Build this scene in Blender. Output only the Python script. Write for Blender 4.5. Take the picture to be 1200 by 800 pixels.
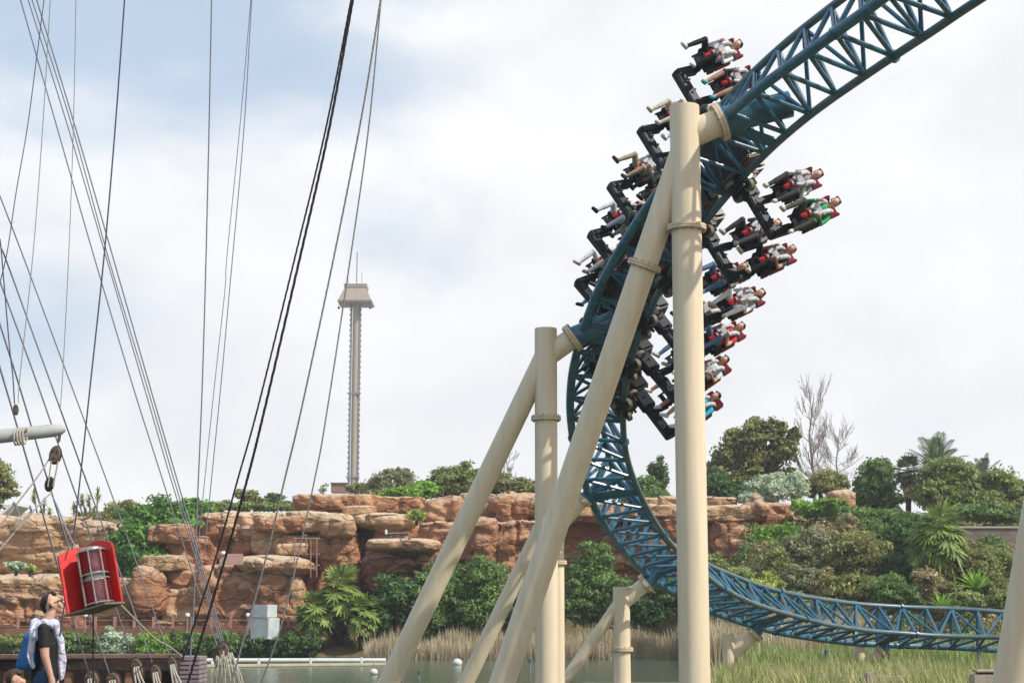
import bpy, bmesh, math, random
import numpy as np
from mathutils import Vector, Matrix, noise
for o in list(bpy.data.objects): bpy.data.objects.remove(o)
scene = bpy.context.scene
COL = scene.collection
rad = math.radians
random.seed(7); RNG = np.random.default_rng(11)
V = Vector
# ------------------------------------------------------------------ camera
FPX = 1900.0; PITCH = rad(9.4); EYE = 3.0
cam_d = bpy.data.cameras.new("camera"); cam = bpy.data.objects.new("camera", cam_d); COL.objects.link(cam)
cam.location = (0, 0, EYE); cam.rotation_euler = (math.pi/2 + PITCH, 0, 0)
cam_d.sensor_width = 36; cam_d.lens = FPX/1200*36; cam_d.clip_start = .1; cam_d.clip_end = 4000
scene.camera = cam
_F = V((0, math.cos(PITCH), math.sin(PITCH))); _U = V((0, -math.sin(PITCH), math.cos(PITCH)))
def at(px, py, d):
    """photo pixel (1200x800) at a given distance along the view axis -> world point"""
    return V((0, 0, EYE)) + _F*d + V((1, 0, 0))*((px-600)*d/FPX) - _U*((py-400)*d/FPX)
# ------------------------------------------------------------------ light
SUN_AZ = rad(118); SUN_EL = rad(46)          # azimuth clockwise from +Y
to_sun = V((math.sin(SUN_AZ)*math.cos(SUN_EL), math.cos(SUN_AZ)*math.cos(SUN_EL), math.sin(SUN_EL)))
sl = bpy.data.lights.new("sun", 'SUN'); sl.energy = 4.2; sl.angle = rad(.6); sl.color = (1.0, .95, .86)
so = bpy.data.objects.new("sun", sl); COL.objects.link(so); so.rotation_euler = to_sun.to_track_quat('Z', 'Y').to_euler()
so.location = (20, -20, 40)
world = bpy.data.worlds.new("World"); scene.world = world; world.use_nodes = True
nt = world.node_tree; N = nt.nodes; Lk = nt.links; N.clear()
out = N.new('ShaderNodeOutputWorld'); bg = N.new('ShaderNodeBackground'); sky = N.new('ShaderNodeTexSky')
sky.sky_type = 'NISHITA'; sky.sun_disc = False; sky.sun_elevation = SUN_EL; sky.sun_rotation = SUN_AZ
sky.air_density = 1.0; sky.dust_density = 2.0; sky.ozone_density = 1.0
bg.inputs[1].default_value = .1
tc = N.new('ShaderNodeTexCoord'); mp = N.new('ShaderNodeMapping'); mp.inputs['Scale'].default_value = (1, 1, 1.5); mp.inputs['Location'].default_value = (1.36, .2, .41)
n1 = N.new('ShaderNodeTexNoise'); n1.inputs['Scale'].default_value = 3.6; n1.inputs['Detail'].default_value = 7; n1.inputs['Roughness'].default_value = .52; n1.inputs['Distortion'].default_value = .3
n2 = N.new('ShaderNodeTexNoise'); n2.inputs['Scale'].default_value = 7; n2.inputs['Detail'].default_value = 5
sep = N.new('ShaderNodeSeparateXYZ')
Lk.new(tc.outputs['Generated'], mp.inputs[0]); Lk.new(mp.outputs[0], n1.inputs[0]); Lk.new(mp.outputs[0], n2.inputs[0]); Lk.new(tc.outputs['Generated'], sep.inputs[0])
# clouds thin out towards the west (left) and high up
mx = N.new('ShaderNodeMath'); mx.operation = 'MULTIPLY_ADD'; mx.inputs[1].default_value = .36; Lk.new(sep.outputs['X'], mx.inputs[0]); Lk.new(n1.outputs['Fac'], mx.inputs[2])
mz = N.new('ShaderNodeMath'); mz.operation = 'MULTIPLY_ADD'; mz.inputs[1].default_value = -.55; Lk.new(sep.outputs['Z'], mz.inputs[0]); Lk.new(mx.outputs[0], mz.inputs[2])
cr = N.new('ShaderNodeMapRange'); cr.inputs['From Min'].default_value = .13; cr.inputs['From Max'].default_value = .38; cr.inputs['To Min'].default_value = .12; cr.interpolation_type = 'SMOOTHSTEP'; Lk.new(mz.outputs[0], cr.inputs['Value'])
cc = N.new('ShaderNodeMix'); cc.data_type = 'RGBA'
cc.inputs[6].default_value = (7.4, 7.55, 7.8, 1); cc.inputs[7].default_value = (8.6, 8.62, 8.7, 1)
cr2 = N.new('ShaderNodeMapRange'); cr2.inputs['From Min'].default_value = .38; cr2.inputs['From Max'].default_value = .62; Lk.new(n2.outputs['Fac'], cr2.inputs['Value']); Lk.new(cr2.outputs[0], cc.inputs[0])
skb = N.new('ShaderNodeMix'); skb.data_type = 'RGBA'; skb.inputs[0].default_value = .62; skb.inputs[7].default_value = (5.0, 6.5, 8.3, 1); Lk.new(sky.outputs[0], skb.inputs[6])
mixc = N.new('ShaderNodeMix'); mixc.data_type = 'RGBA'; Lk.new(cr.outputs[0], mixc.inputs[0]); Lk.new(skb.outputs[2], mixc.inputs[6]); Lk.new(cc.outputs[2], mixc.inputs[7])
Lk.new(mixc.outputs[2], bg.inputs[0]); Lk.new(bg.outputs[0], out.inputs[0])
scene.view_settings.view_transform = 'Standard'; scene.view_settings.look = 'None'; scene.view_settings.exposure = .30; scene.view_settings.gamma = 1
scene.view_settings.use_curve_mapping = False
scene.render.engine = 'CYCLES'; scene.render.resolution_x = 1024; scene.render.resolution_y = 682
try:
    scene.cycles.max_bounces = 6; scene.cycles.transparent_max_bounces = 6; scene.cycles.use_denoising = True
except Exception: pass

# ------------------------------------------------------------------ materials
def mat(name, col, rough=.6, spec=.5, var=.0, vscale=3., col2=None, bump=0., bscale=20., metal=0., island=0., trans=0., coat=0., stretch=None, detail=5):
    m = bpy.data.materials.new(name); m.use_nodes = True; t = m.node_tree; n = t.nodes; b = n['Principled BSDF']
    b.inputs['Roughness'].default_value = rough; b.inputs['Metallic'].default_value = metal
    b.inputs['Specular IOR Level'].default_value = spec; b.inputs['Coat Weight'].default_value = coat
    c = (*col, 1); b.inputs['Base Color'].default_value = c
    src = None
    if col2 is not None or var > 0 or bump > 0:
        tc = n.new('ShaderNodeTexCoord')
    if col2 is not None or var > 0:
        if col2 is None: col2 = tuple(min(1, x*(1-var)) for x in col)
        nz = n.new('ShaderNodeTexNoise'); nz.inputs['Scale'].default_value = vscale; nz.inputs['Detail'].default_value = detail; nz.inputs['Roughness'].default_value = .6
        if stretch:
            mpp = n.new('ShaderNodeMapping'); mpp.inputs['Scale'].default_value = stretch; t.links.new(tc.outputs['Object'], mpp.inputs[0]); t.links.new(mpp.outputs[0], nz.inputs[0])
        else: t.links.new(tc.outputs['Object'], nz.inputs[0])
        mr = n.new('ShaderNodeMapRange'); mr.inputs['From Min'].default_value = .35; mr.inputs['From Max'].default_value = .65; t.links.new(nz.outputs['Fac'], mr.inputs['Value'])
        mxn = n.new('ShaderNodeMix'); mxn.data_type = 'RGBA'; mxn.inputs[6].default_value = c; mxn.inputs[7].default_value = (*col2, 1)
        t.links.new(mr.outputs[0], mxn.inputs[0]); src = mxn.outputs[2]
    if island > 0:
        g = n.new('ShaderNodeNewGeometry'); h = n.new('ShaderNodeHueSaturation')
        a = n.new('ShaderNodeMapRange'); a.inputs['To Min'].default_value = 1-island; a.inputs['To Max'].default_value = 1+island
        t.links.new(g.outputs['Random Per Island'], a.inputs['Value']); t.links.new(a.outputs[0], h.inputs['Value'])
        if src: t.links.new(src, h.inputs['Color'])
        else: h.inputs['Color'].default_value = c
        src = h.outputs[0]
    if src: t.links.new(src, b.inputs['Base Color'])
    if bump > 0:
        nb = n.new('ShaderNodeTexNoise'); nb.inputs['Scale'].default_value = bscale; nb.inputs['Detail'].default_value = 6
        t.links.new(tc.outputs['Object'], nb.inputs[0])
        bp = n.new('ShaderNodeBump'); bp.inputs['Strength'].default_value = bump; bp.inputs['Distance'].default_value = .05
        t.links.new(nb.outputs['Fac'], bp.inputs['Height']); t.links.new(bp.outputs[0], b.inputs['Normal'])
    if trans > 0:
        tr = n.new('ShaderNodeBsdfTranslucent'); ms = n.new('ShaderNodeMixShader'); ms.inputs[0].default_value = trans
        if src: t.links.new(src, tr.inputs[0])
        else: tr.inputs[0].default_value = c
        o = n['Material Output']; t.links.new(b.outputs[0], ms.inputs[1]); t.links.new(tr.outputs[0], ms.inputs[2]); t.links.new(ms.outputs[0], o.inputs[0])
    return m
def leafmat(name, col, col2, vs=.5, trans=.36, isl=.45):
    return mat(name, col, rough=.55, spec=.3, col2=col2, vscale=vs, island=isl, trans=trans, detail=3)
M = {}
M['cream'] = mat('cream_paint', (.70, .59, .43), .45, .4, col2=(.61, .50, .35), vscale=1.6, stretch=(3.2, 3.2, .22), detail=8, bump=.03, bscale=8)
M['creamring'] = mat('cream_paint_flange', (.60, .49, .33), .5, .4, var=.22, vscale=5)
M['bolt'] = mat('rusty_bolt', (.42, .30, .19), .6, .4, var=.3, vscale=30)
M['blue'] = mat('teal_blue_paint', (.014, .085, .145), .24, .6, col2=(.025, .115, .18), vscale=1.2, bump=.02, bscale=12)
M['blued'] = mat('teal_blue_paint_weathered', (.018, .085, .135), .36, .5, col2=(.05, .15, .2), vscale=3)
M['railtop'] = mat('running_rail_paint', (.035, .095, .125), .34, .5, col2=(.10, .135, .135), vscale=2.2)
M['black'] = mat('black_paint', (.014, .017, .022), .4, .5, var=.4, vscale=6)
M['arm'] = mat('charcoal_arm', (.011, .016, .023), .5, .22, col2=(.018, .023, .03), vscale=4)
M['body'] = mat('worn_brass_brown_body', (.16, .105, .05), .5, .5, col2=(.05, .038, .026), vscale=1.8)
M['tyre'] = mat('wheel_tyre', (.19, .165, .12), .6, .3, var=.3, vscale=9)
M['hub'] = mat('wheel_hub', (.05, .05, .045), .4, .5, metal=.6)
M['maroon'] = mat('maroon_pad', (.2, .012, .02), .45, .4)
M['red'] = mat('red_pad', (.42, .012, .015), .55, .25)
M['strap'] = mat('grey_white_strap', (.52, .53, .56), .55, .3, var=.3, vscale=20)
M['seat'] = mat('black_seat_shell', (.013, .014, .018), .6, .22)

# ------------------------------------------------------------------ mesh builder
class MB:
    def __init__(s): s.v = []; s.f = []; s.m = []
    def add(s, vs, fs, mi=0):
        k = len(s.v); s.v += [tuple(v) for v in vs]; s.f += [tuple(k+i for i in f) for f in fs]; s.m += [mi]*len(fs); return s
    def box(s, c, sz, R=None, mi=0, taper=1.0, bev=0):
        hx, hy, hz = sz[0]/2, sz[1]/2, sz[2]/2; c = V(c); R = R or Matrix.Identity(3)
        if bev <= 0:
            P = [(-hx,-hy,-hz),(hx,-hy,-hz),(hx,hy,-hz),(-hx,hy,-hz),(-hx*taper,-hy*taper,hz),(hx*taper,-hy*taper,hz),(hx*taper,hy*taper,hz),(-hx*taper,hy*taper,hz)]
            return s.add([c+R@V(p) for p in P], [(0,3,2,1),(4,5,6,7),(0,1,5,4),(1,2,6,5),(2,3,7,6),(3,0,4,7)], mi)
        bm = bmesh.new(); bmesh.ops.create_cube(bm, size=1)
        for v in bm.verts:
            t = taper if v.co.z > 0 else 1
            v.co = V((v.co.x*sz[0]*t, v.co.y*sz[1]*t, v.co.z*sz[2]))
        bmesh.ops.bevel(bm, geom=bm.edges[:], offset=bev, segments=2, affect='EDGES')
        bm.verts.index_update(); s.add([c+R@v.co for v in bm.verts], [[v.index for v in f.verts] for f in bm.faces], mi); bm.free(); return s
    def tube(s, pts, r, n=10, cap=True, mi=0, ref=None):
        pts = [V(p) for p in pts]; k = len(pts); rs = r if isinstance(r, (list, tuple)) else [r]*k
        T = []
        for i in range(k):
            a = pts[max(0, i-1)]; b = pts[min(k-1, i+1)]; T.append((b-a).normalized())
        x = ref or (V((0, 0, 1)) if abs(T[0].z) < .9 else V((1, 0, 0)))
        x = (x - T[0]*x.dot(T[0])).normalized(); vs = []; fs = []
        for i in range(k):
            x = (x - T[i]*x.dot(T[i])).normalized(); y = T[i].cross(x)
            for j in range(n):
                a = 2*math.pi*j/n; vs.append(pts[i] + (x*math.cos(a)+y*math.sin(a))*rs[i])
        for i in range(k-1):
            for j in range(n):
                j2 = (j+1) % n; fs.append((i*n+j, i*n+j2, (i+1)*n+j2, (i+1)*n+j))
        if cap: fs.append(tuple(range(n-1, -1, -1))); fs.append(tuple((k-1)*n+j for j in range(n)))
        return s.add(vs, fs, mi)
    def capsule(s, p, q, r1, r2, n=10, mi=0):
        p = V(p); q = V(q); d = (q-p); L = d.length; d = d.normalized() if L > 1e-6 else V((0, 0, 1))
        pts = []; rr = []
        for a in (80, 50, 20): pts.append(p-d*r1*math.sin(rad(a))); rr.append(r1*math.cos(rad(a)))
        for a in (20, 50, 80): pts.append(q+d*r2*math.sin(rad(a))); rr.append(r2*math.cos(rad(a)))
        return s.tube(pts, rr, n, True, mi)
    def ball(s, c, r, n=10, mi=0):
        c = V(c); r = r if isinstance(r, (tuple, list)) else (r, r, r); vs = []; fs = []
        m = n//2+1
        for i in range(m+1):
            t = math.pi*i/m
            for j in range(n):
                a = 2*math.pi*j/n; vs.append(c+V((r[0]*math.sin(t)*math.cos(a), r[1]*math.sin(t)*math.sin(a), r[2]*math.cos(t))))
        for i in range(m):
            for j in range(n):
                j2 = (j+1) % n; fs.append((i*n+j, (i+1)*n+j, (i+1)*n+j2, i*n+j2))
        return s.add(vs, fs, mi)
    def ring(s, c, d, r_out, th, n=28, mi=0):   # solid disc flange
        c = V(c); d = V(d).normalized(); return s.tube([c-d*th/2, c+d*th/2], r_out, n, True, mi)
    def mesh(s, name, mats, smooth=40):
        me = bpy.data.meshes.new(name); me.from_pydata(s.v, [], s.f)
        for m_ in mats: me.materials.append(m_)
        if len(mats) > 1: me.polygons.foreach_set('material_index', s.m)
        me.update()
        if smooth:
            me.polygons.foreach_set('use_smooth', [True]*len(me.polygons)); me.set_sharp_from_angle(angle=rad(smooth))
        return me
    def build(s, name, mats, parent=None, origin=None, smooth=40):
        if not isinstance(mats, (list, tuple)): mats = [mats]
        off = wl(parent) if parent else V(origin) if origin is not None else V((0, 0, 0))
        if off.length > 0: s.v = [(a-off.x, b-off.y, c-off.z) for a, b, c in s.v]
        o = bpy.data.objects.new(name, s.mesh(name, mats, smooth)); COL.objects.link(o)
        if parent: o.parent = parent
        elif origin is not None: o.location = off
        return o
def wl(o):
    p = V((0, 0, 0))
    while o: p += o.location; o = o.parent
    return p
def tag(o, label, cat, group=None):
    o['label'] = label; o['category'] = cat
    if group: o['group'] = group
    return o
def thing(name, label, cat, loc=(0, 0, 0), group=None):
    o = bpy.data.objects.new(name, None); o.empty_display_size = .3; COL.objects.link(o); o.location = loc; return tag(o, label, cat, group)
def npmesh(name, verts, quads, mats, mi=None, smooth=False):
    me = bpy.data.meshes.new(name); nv = len(verts); nf = len(quads); k = quads.shape[1]
    me.vertices.add(nv); me.vertices.foreach_set('co', np.asarray(verts, np.float32).ravel())
    me.loops.add(nf*k); me.loops.foreach_set('vertex_index', quads.astype(np.int32).ravel())
    me.polygons.add(nf); me.polygons.foreach_set('loop_start', np.arange(nf, dtype=np.int32)*k)
    try: me.polygons.foreach_set('loop_total', np.full(nf, k, np.int32))
    except Exception: pass
    for m_ in mats: me.materials.append(m_)
    if mi is not None: me.polygons.foreach_set('material_index', mi.astype(np.int32))
    if smooth: me.polygons.foreach_set('use_smooth', [True]*nf)
    me.update(calc_edges=True); me.validate(); return me
def link(name, me, parent=None, loc=None):
    o = bpy.data.objects.new(name, me); COL.objects.link(o)
    if parent: o.parent = parent
    if loc is not None: o.location = loc
    return o
def struct(o): o['kind'] = 'structure'; return o
def stuff(o, label=None):
    o['kind'] = 'stuff'
    return o
# ================================================================== SETTING: ground, water, cliff
def sstep(a, b, x):
    t = np.clip((x-a)/(b-a), 0, 1); return t*t*(3-2*t)
def hgt(x, y):
    wob = np.sin(x*.21+1.3)*1.1 + np.sin(x*.07)*1.8
    far = sstep(104, 108, y+wob*.3)*1.7 - 1.0                        # far bank rising out of the lake
    plate = sstep(117, 123, y)*9.0
    rs = sstep(9, 15, x-.02*y)                                       # right hand slope
    slope = sstep(84, 124, y)*8.6
    up = plate*(1-rs) + np.maximum(slope, 0)*rs
    marsh = sstep(-.6, .8, x-.098*y-.6+np.sin(y*.5)*.25)*1.28 - 1.0  # right hand marsh
    marsh = np.where(y < 30, np.minimum(marsh, .3), marsh)
    z = np.maximum(far, marsh) + up
    z = z + np.where(z > .5, np.sin(x*.9)*np.cos(y*.8)*.12, 0)
    z = z + sstep(160, 420, y)*6 + sstep(-30, -60, x)*sstep(110, 130, y)*2
    return z
xs = np.concatenate([np.linspace(-420, -90, 10), np.linspace(-84, 84, 169), np.linspace(90, 420, 10)])
ys = np.concatenate([np.linspace(-60, 20, 6), np.linspace(24, 150, 127), np.linspace(156, 300, 16), np.linspace(340, 610, 8)])
gx, gy = np.meshgrid(xs, ys); gz = hgt(gx, gy)
gv = np.stack([gx, gy, gz], -1).reshape(-1, 3); nx = len(xs); ny = len(ys)
ii, jj = np.meshgrid(np.arange(nx-1), np.arange(ny-1)); a = (jj*nx+ii).ravel()
gq = np.stack([a, a+1, a+1+nx, a+nx], -1)
M['soil'] = mat('bank_soil', (.17, .12, .07), .9, .1, col2=(.09, .09, .04), vscale=.6, bump=.5, bscale=3)
struct(link('ground', npmesh('ground', gv, gq, [M['soil']], smooth=True)))
# water
def water_mat():
    m = bpy.data.materials.new('lake_water'); m.use_nodes = True; t = m.node_tree; n = t.nodes; b = n['Principled BSDF']
    b.inputs['Base Color'].default_value = (.05, .085, .055, 1); b.inputs['Roughness'].default_value = .12; b.inputs['IOR'].default_value = 1.33
    tc = n.new('ShaderNodeTexCoord'); mp = n.new('ShaderNodeMapping'); mp.inputs['Scale'].default_value = (1, .55, 1)
    t.links.new(tc.outputs['Object'], mp.inputs[0])
    a = n.new('ShaderNodeTexNoise'); a.inputs['Scale'].default_value = 2.2; a.inputs['Detail'].default_value = 5; t.links.new(mp.outputs[0], a.inputs[0])
    bp = n.new('ShaderNodeBump'); bp.inputs['Strength'].default_value = .45; bp.inputs['Distance'].default_value = .12
    t.links.new(a.outputs['Fac'], bp.inputs['Height']); t.links.new(bp.outputs[0], b.inputs['Normal'])
    return m
wm = MB().add([(-420, -60, 0), (420, -60, 0), (420, 130, 0), (-420, 130, 0)], [(0, 1, 2, 3)])
struct(wm.build('water', water_mat(), smooth=0))

def rock_mat(name, lo, hi, top, band=1.0, dark=(.09, .04, .028), stain=.5):
    m = bpy.data.materials.new(name); m.use_nodes = True; t = m.node_tree; n = t.nodes; b = n['Principled BSDF']; L = t.links.new
    b.inputs['Roughness'].default_value = .92; b.inputs['Specular IOR Level'].default_value = .15
    g = n.new('ShaderNodeNewGeometry'); mp = n.new('ShaderNodeMapping'); mp.inputs['Scale'].default_value = (.14, .14, 1.1*band); L(g.outputs['Position'], mp.inputs[0])
    w = n.new('ShaderNodeTexNoise'); w.inputs['Scale'].default_value = 1.0; w.inputs['Detail'].default_value = 6; w.inputs['Roughness'].default_value = .62; w.inputs['Distortion'].default_value = .5; L(mp.outputs[0], w.inputs[0])
    r = n.new('ShaderNodeValToRGB'); e = r.color_ramp.elements; e[0].position = .33; e[0].color = (*lo, 1); e[1].position = .66; e[1].color = (*hi, 1)
    k = e.new(.5); k.color = (*[(x*.6+y*.4) for x, y in zip(lo, hi)], 1); L(w.outputs['Fac'], r.inputs[0])
    # big blotches
    p = n.new('ShaderNodeTexNoise'); p.inputs['Scale'].default_value = .35; p.inputs['Detail'].default_value = 6; L(g.outputs['Position'], p.inputs[0])
    pr = n.new('ShaderNodeMapRange'); pr.inputs['From Min'].default_value = .46; pr.inputs['From Max'].default_value = .64; L(p.outputs['Fac'], pr.inputs['Value'])
    mul = n.new('ShaderNodeMath'); mul.operation = 'MULTIPLY'; mul.inputs[1].default_value = stain; L(pr.outputs[0], mul.inputs[0])
    x = n.new('ShaderNodeMix'); x.data_type = 'RGBA'; x.inputs[7].default_value = (*dark, 1); L(mul.outputs[0], x.inputs[0]); L(r.outputs[0], x.inputs[6])
    # upward-facing surfaces blend to the top colour
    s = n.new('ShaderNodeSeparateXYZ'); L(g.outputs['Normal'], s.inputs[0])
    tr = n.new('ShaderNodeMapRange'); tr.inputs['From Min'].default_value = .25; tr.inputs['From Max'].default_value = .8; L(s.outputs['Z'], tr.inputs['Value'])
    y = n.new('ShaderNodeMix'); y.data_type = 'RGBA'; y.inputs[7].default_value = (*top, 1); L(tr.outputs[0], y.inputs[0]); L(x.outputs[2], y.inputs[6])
    # thin dark strata cracks
    mp2 = n.new('ShaderNodeMapping'); mp2.inputs['Scale'].default_value = (.34, .34, .8); L(g.outputs['Position'], mp2.inputs[0])
    v = n.new('ShaderNodeTexVoronoi'); v.feature = 'DISTANCE_TO_EDGE'; v.inputs['Scale'].default_value = .9; v.inputs['Randomness'].default_value = 1
    wn = n.new('ShaderNodeTexNoise'); wn.inputs['Scale'].default_value = 1.3; wn.inputs['Detail'].default_value = 4; L(g.outputs['Position'], wn.inputs[0])
    am = n.new('ShaderNodeVectorMath'); am.operation = 'MULTIPLY_ADD'; am.inputs[1].default_value = (.5, .5, .5); L(wn.outputs['Color'], am.inputs[0]); L(mp2.outputs[0], am.inputs[2]); L(am.outputs[0], v.inputs[0])
    vr = n.new('ShaderNodeMapRange'); vr.inputs['From Min'].default_value = 0; vr.inputs['From Max'].default_value = .05; L(v.outputs['Distance'], vr.inputs['Value'])
    z = n.new('ShaderNodeMix'); z.data_type = 'RGBA'; z.blend_type = 'MULTIPLY'; z.inputs[0].default_value = 1
    zc = n.new('ShaderNodeMapRange'); zc.inputs['To Min'].default_value = .76; L(vr.outputs[0], zc.inputs['Value']); L(y.outputs[2], z.inputs[6]); L(zc.outputs[0], z.inputs[7])
    L(z.outputs[2], b.inputs['Base Color'])
    f = n.new('ShaderNodeTexNoise'); f.inputs['Scale'].default_value = 2.6; f.inputs['Detail'].default_value = 8; f.inputs['Roughness'].default_value = .65; L(g.outputs['Position'], f.inputs[0])
    ad = n.new('ShaderNodeMath'); ad.operation = 'MULTIPLY_ADD'; ad.inputs[1].default_value = .8; L(w.outputs['Fac'], ad.inputs[0]); L(f.outputs['Fac'], ad.inputs[2])
    ad2 = n.new('ShaderNodeMath'); ad2.operation = 'MULTIPLY_ADD'; ad2.inputs[1].default_value = .35; L(vr.outputs[0], ad2.inputs[0]); L(ad.outputs[0], ad2.inputs[2])
    bp = n.new('ShaderNodeBump'); bp.inputs['Strength'].default_value = 1; bp.inputs['Distance'].default_value = .35; L(ad2.outputs[0], bp.inputs['Height']); L(bp.outputs[0], b.inputs['Normal'])
    return m
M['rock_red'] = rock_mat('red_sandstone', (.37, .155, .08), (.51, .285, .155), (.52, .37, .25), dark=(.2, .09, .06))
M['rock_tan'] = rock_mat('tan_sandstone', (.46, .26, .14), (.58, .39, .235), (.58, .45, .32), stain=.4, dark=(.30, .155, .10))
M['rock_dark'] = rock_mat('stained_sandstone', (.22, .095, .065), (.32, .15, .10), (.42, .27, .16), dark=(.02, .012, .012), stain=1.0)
ROCK = ['rock_red', 'rock_tan', 'rock_dark']
def lump(x0, y0, x1, y1, d, depth=None, sq=.33, seed=0, amp=1.0, res=22):
    """rounded stratified block whose front face fills the photo box at distance d"""
    c = at((x0+x1)/2, (y0+y1)/2, d); w = (x1-x0)*d/FPX; h = (y1-y0)*d/FPX
    dp = depth or max(3., min(w, 8)); c = c+V((0, dp/2, 0))
    g = np.linspace(-1, 1, res+1); A, B = np.meshgrid(g, g, indexing='ij'); vs = []; fs = []
    one = np.ones_like(A); k = 0; q = []
    for face in ((A, B, one), (B, A, -one), (one, A, B), (-one, B, A), (B, one, A), (A, -one, B)):
        p = np.stack(face, -1).reshape(-1, 3); vs.append(p)
        i, j = np.meshgrid(np.arange(res), np.arange(res), indexing='ij'); a = (i*(res+1)+j).ravel()+k
        q.append(np.stack([a, a+res+1, a+res+2, a+1], -1)); k += (res+1)**2
    p = np.concatenate(vs); q = np.concatenate(q)
    # merge duplicate border vertices
    key = np.round(p*1000).astype(int); _, idx, inv = np.unique(key, axis=0, return_index=True, return_inverse=True); inv = inv.ravel()
    p = p[idx]; q = inv[q]
    n_ = p/np.linalg.norm(p, axis=1)[:, None]
    e = 2/sq; s = (np.abs(n_)**e).sum(1)**(-1/e); p = n_*s[:, None]
    P = p*np.array([w/2*1.02, dp/2, h/2*1.02])
    out = np.empty_like(P)
    sd = seed*7.3+3.1; tl = math.sin(seed*5.1)*.06; sc_ = min(w, h*1.5, 9)
    for i in range(len(P)):
        x, y, z = P[i]; x, z = x+z*tl, z+x*tl*.5
        X = V((x+c.x, y+c.y, z+c.z))
        wv = noise.noise_vector(V((X.x*.22+sd, X.y*.22, X.z*.30)))*(.16*sc_)      # each block gets its own irregular outline
        Xw = X+noise.noise_vector(V((X.x*.5, X.y*.5, X.z*.5+sd)))*.7
        vd = noise.voronoi(V((Xw.x*.42+sd, Xw.y*.42, Xw.z*.30)))[0]; crack = min(vd[1]-vd[0], .25)*4-.7   # vertical joints between facets
        cell = noise.cell(V((Xw.x*.5+sd, Xw.y*.2, Xw.z*.34)))*.35
        st = noise.noise(V((Xw.x*.06+sd, Xw.y*.06, X.z*1.5+sd)))*.20 + noise.noise(V((X.x*.12, X.y*.12+sd, X.z*4.2)))*.09
        fn = noise.fractal(V((X.x*1.2, X.y*1.2+sd, X.z*1.5)), .8, 2.1, 4)*.22
        k_ = amp*(st+crack*.62+cell*.85+fn)*min(1., .25+.11*min(w, h*1.6))
        hx = V((p[i][0]*abs(p[i][0]), p[i][1]*abs(p[i][1]), 0)); hl = hx.length
        if hl > 1e-4: hx = hx/max(hl, .35)
        top = (fn*.8+cell*.6)*min(1., h*.2)*p[i][2]**2*(1 if p[i][2] > 0 else -1)
        out[i] = (X.x+hx.x*k_+wv.x*amp, X.y+hx.y*k_+wv.y*.6, X.z+top+wv.z*.45*amp)
    return out, q
def rocks(name, specs, mats=ROCK):
    Vv = []; Q = []; MI = []; k = 0
    for i, s in enumerate(specs):
        x0, y0, x1, y1, d, m = s[:6]; kw = s[6] if len(s) > 6 else {}
        px = max(x1-x0, y1-y0); kw = dict(kw)
        kw.setdefault('res', int(max(16, min(56, px/2.0)))); kw.setdefault('seed', i+len(name))
        v, q = lump(x0, y0, x1, y1, d, **kw); Vv.append(v); Q.append(q+k); k += len(v); MI.append(np.full(len(q), m))
    return npmesh(name, np.concatenate(Vv), np.concatenate(Q), [M[m] for m in mats], np.concatenate(MI), smooth=True)
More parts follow.
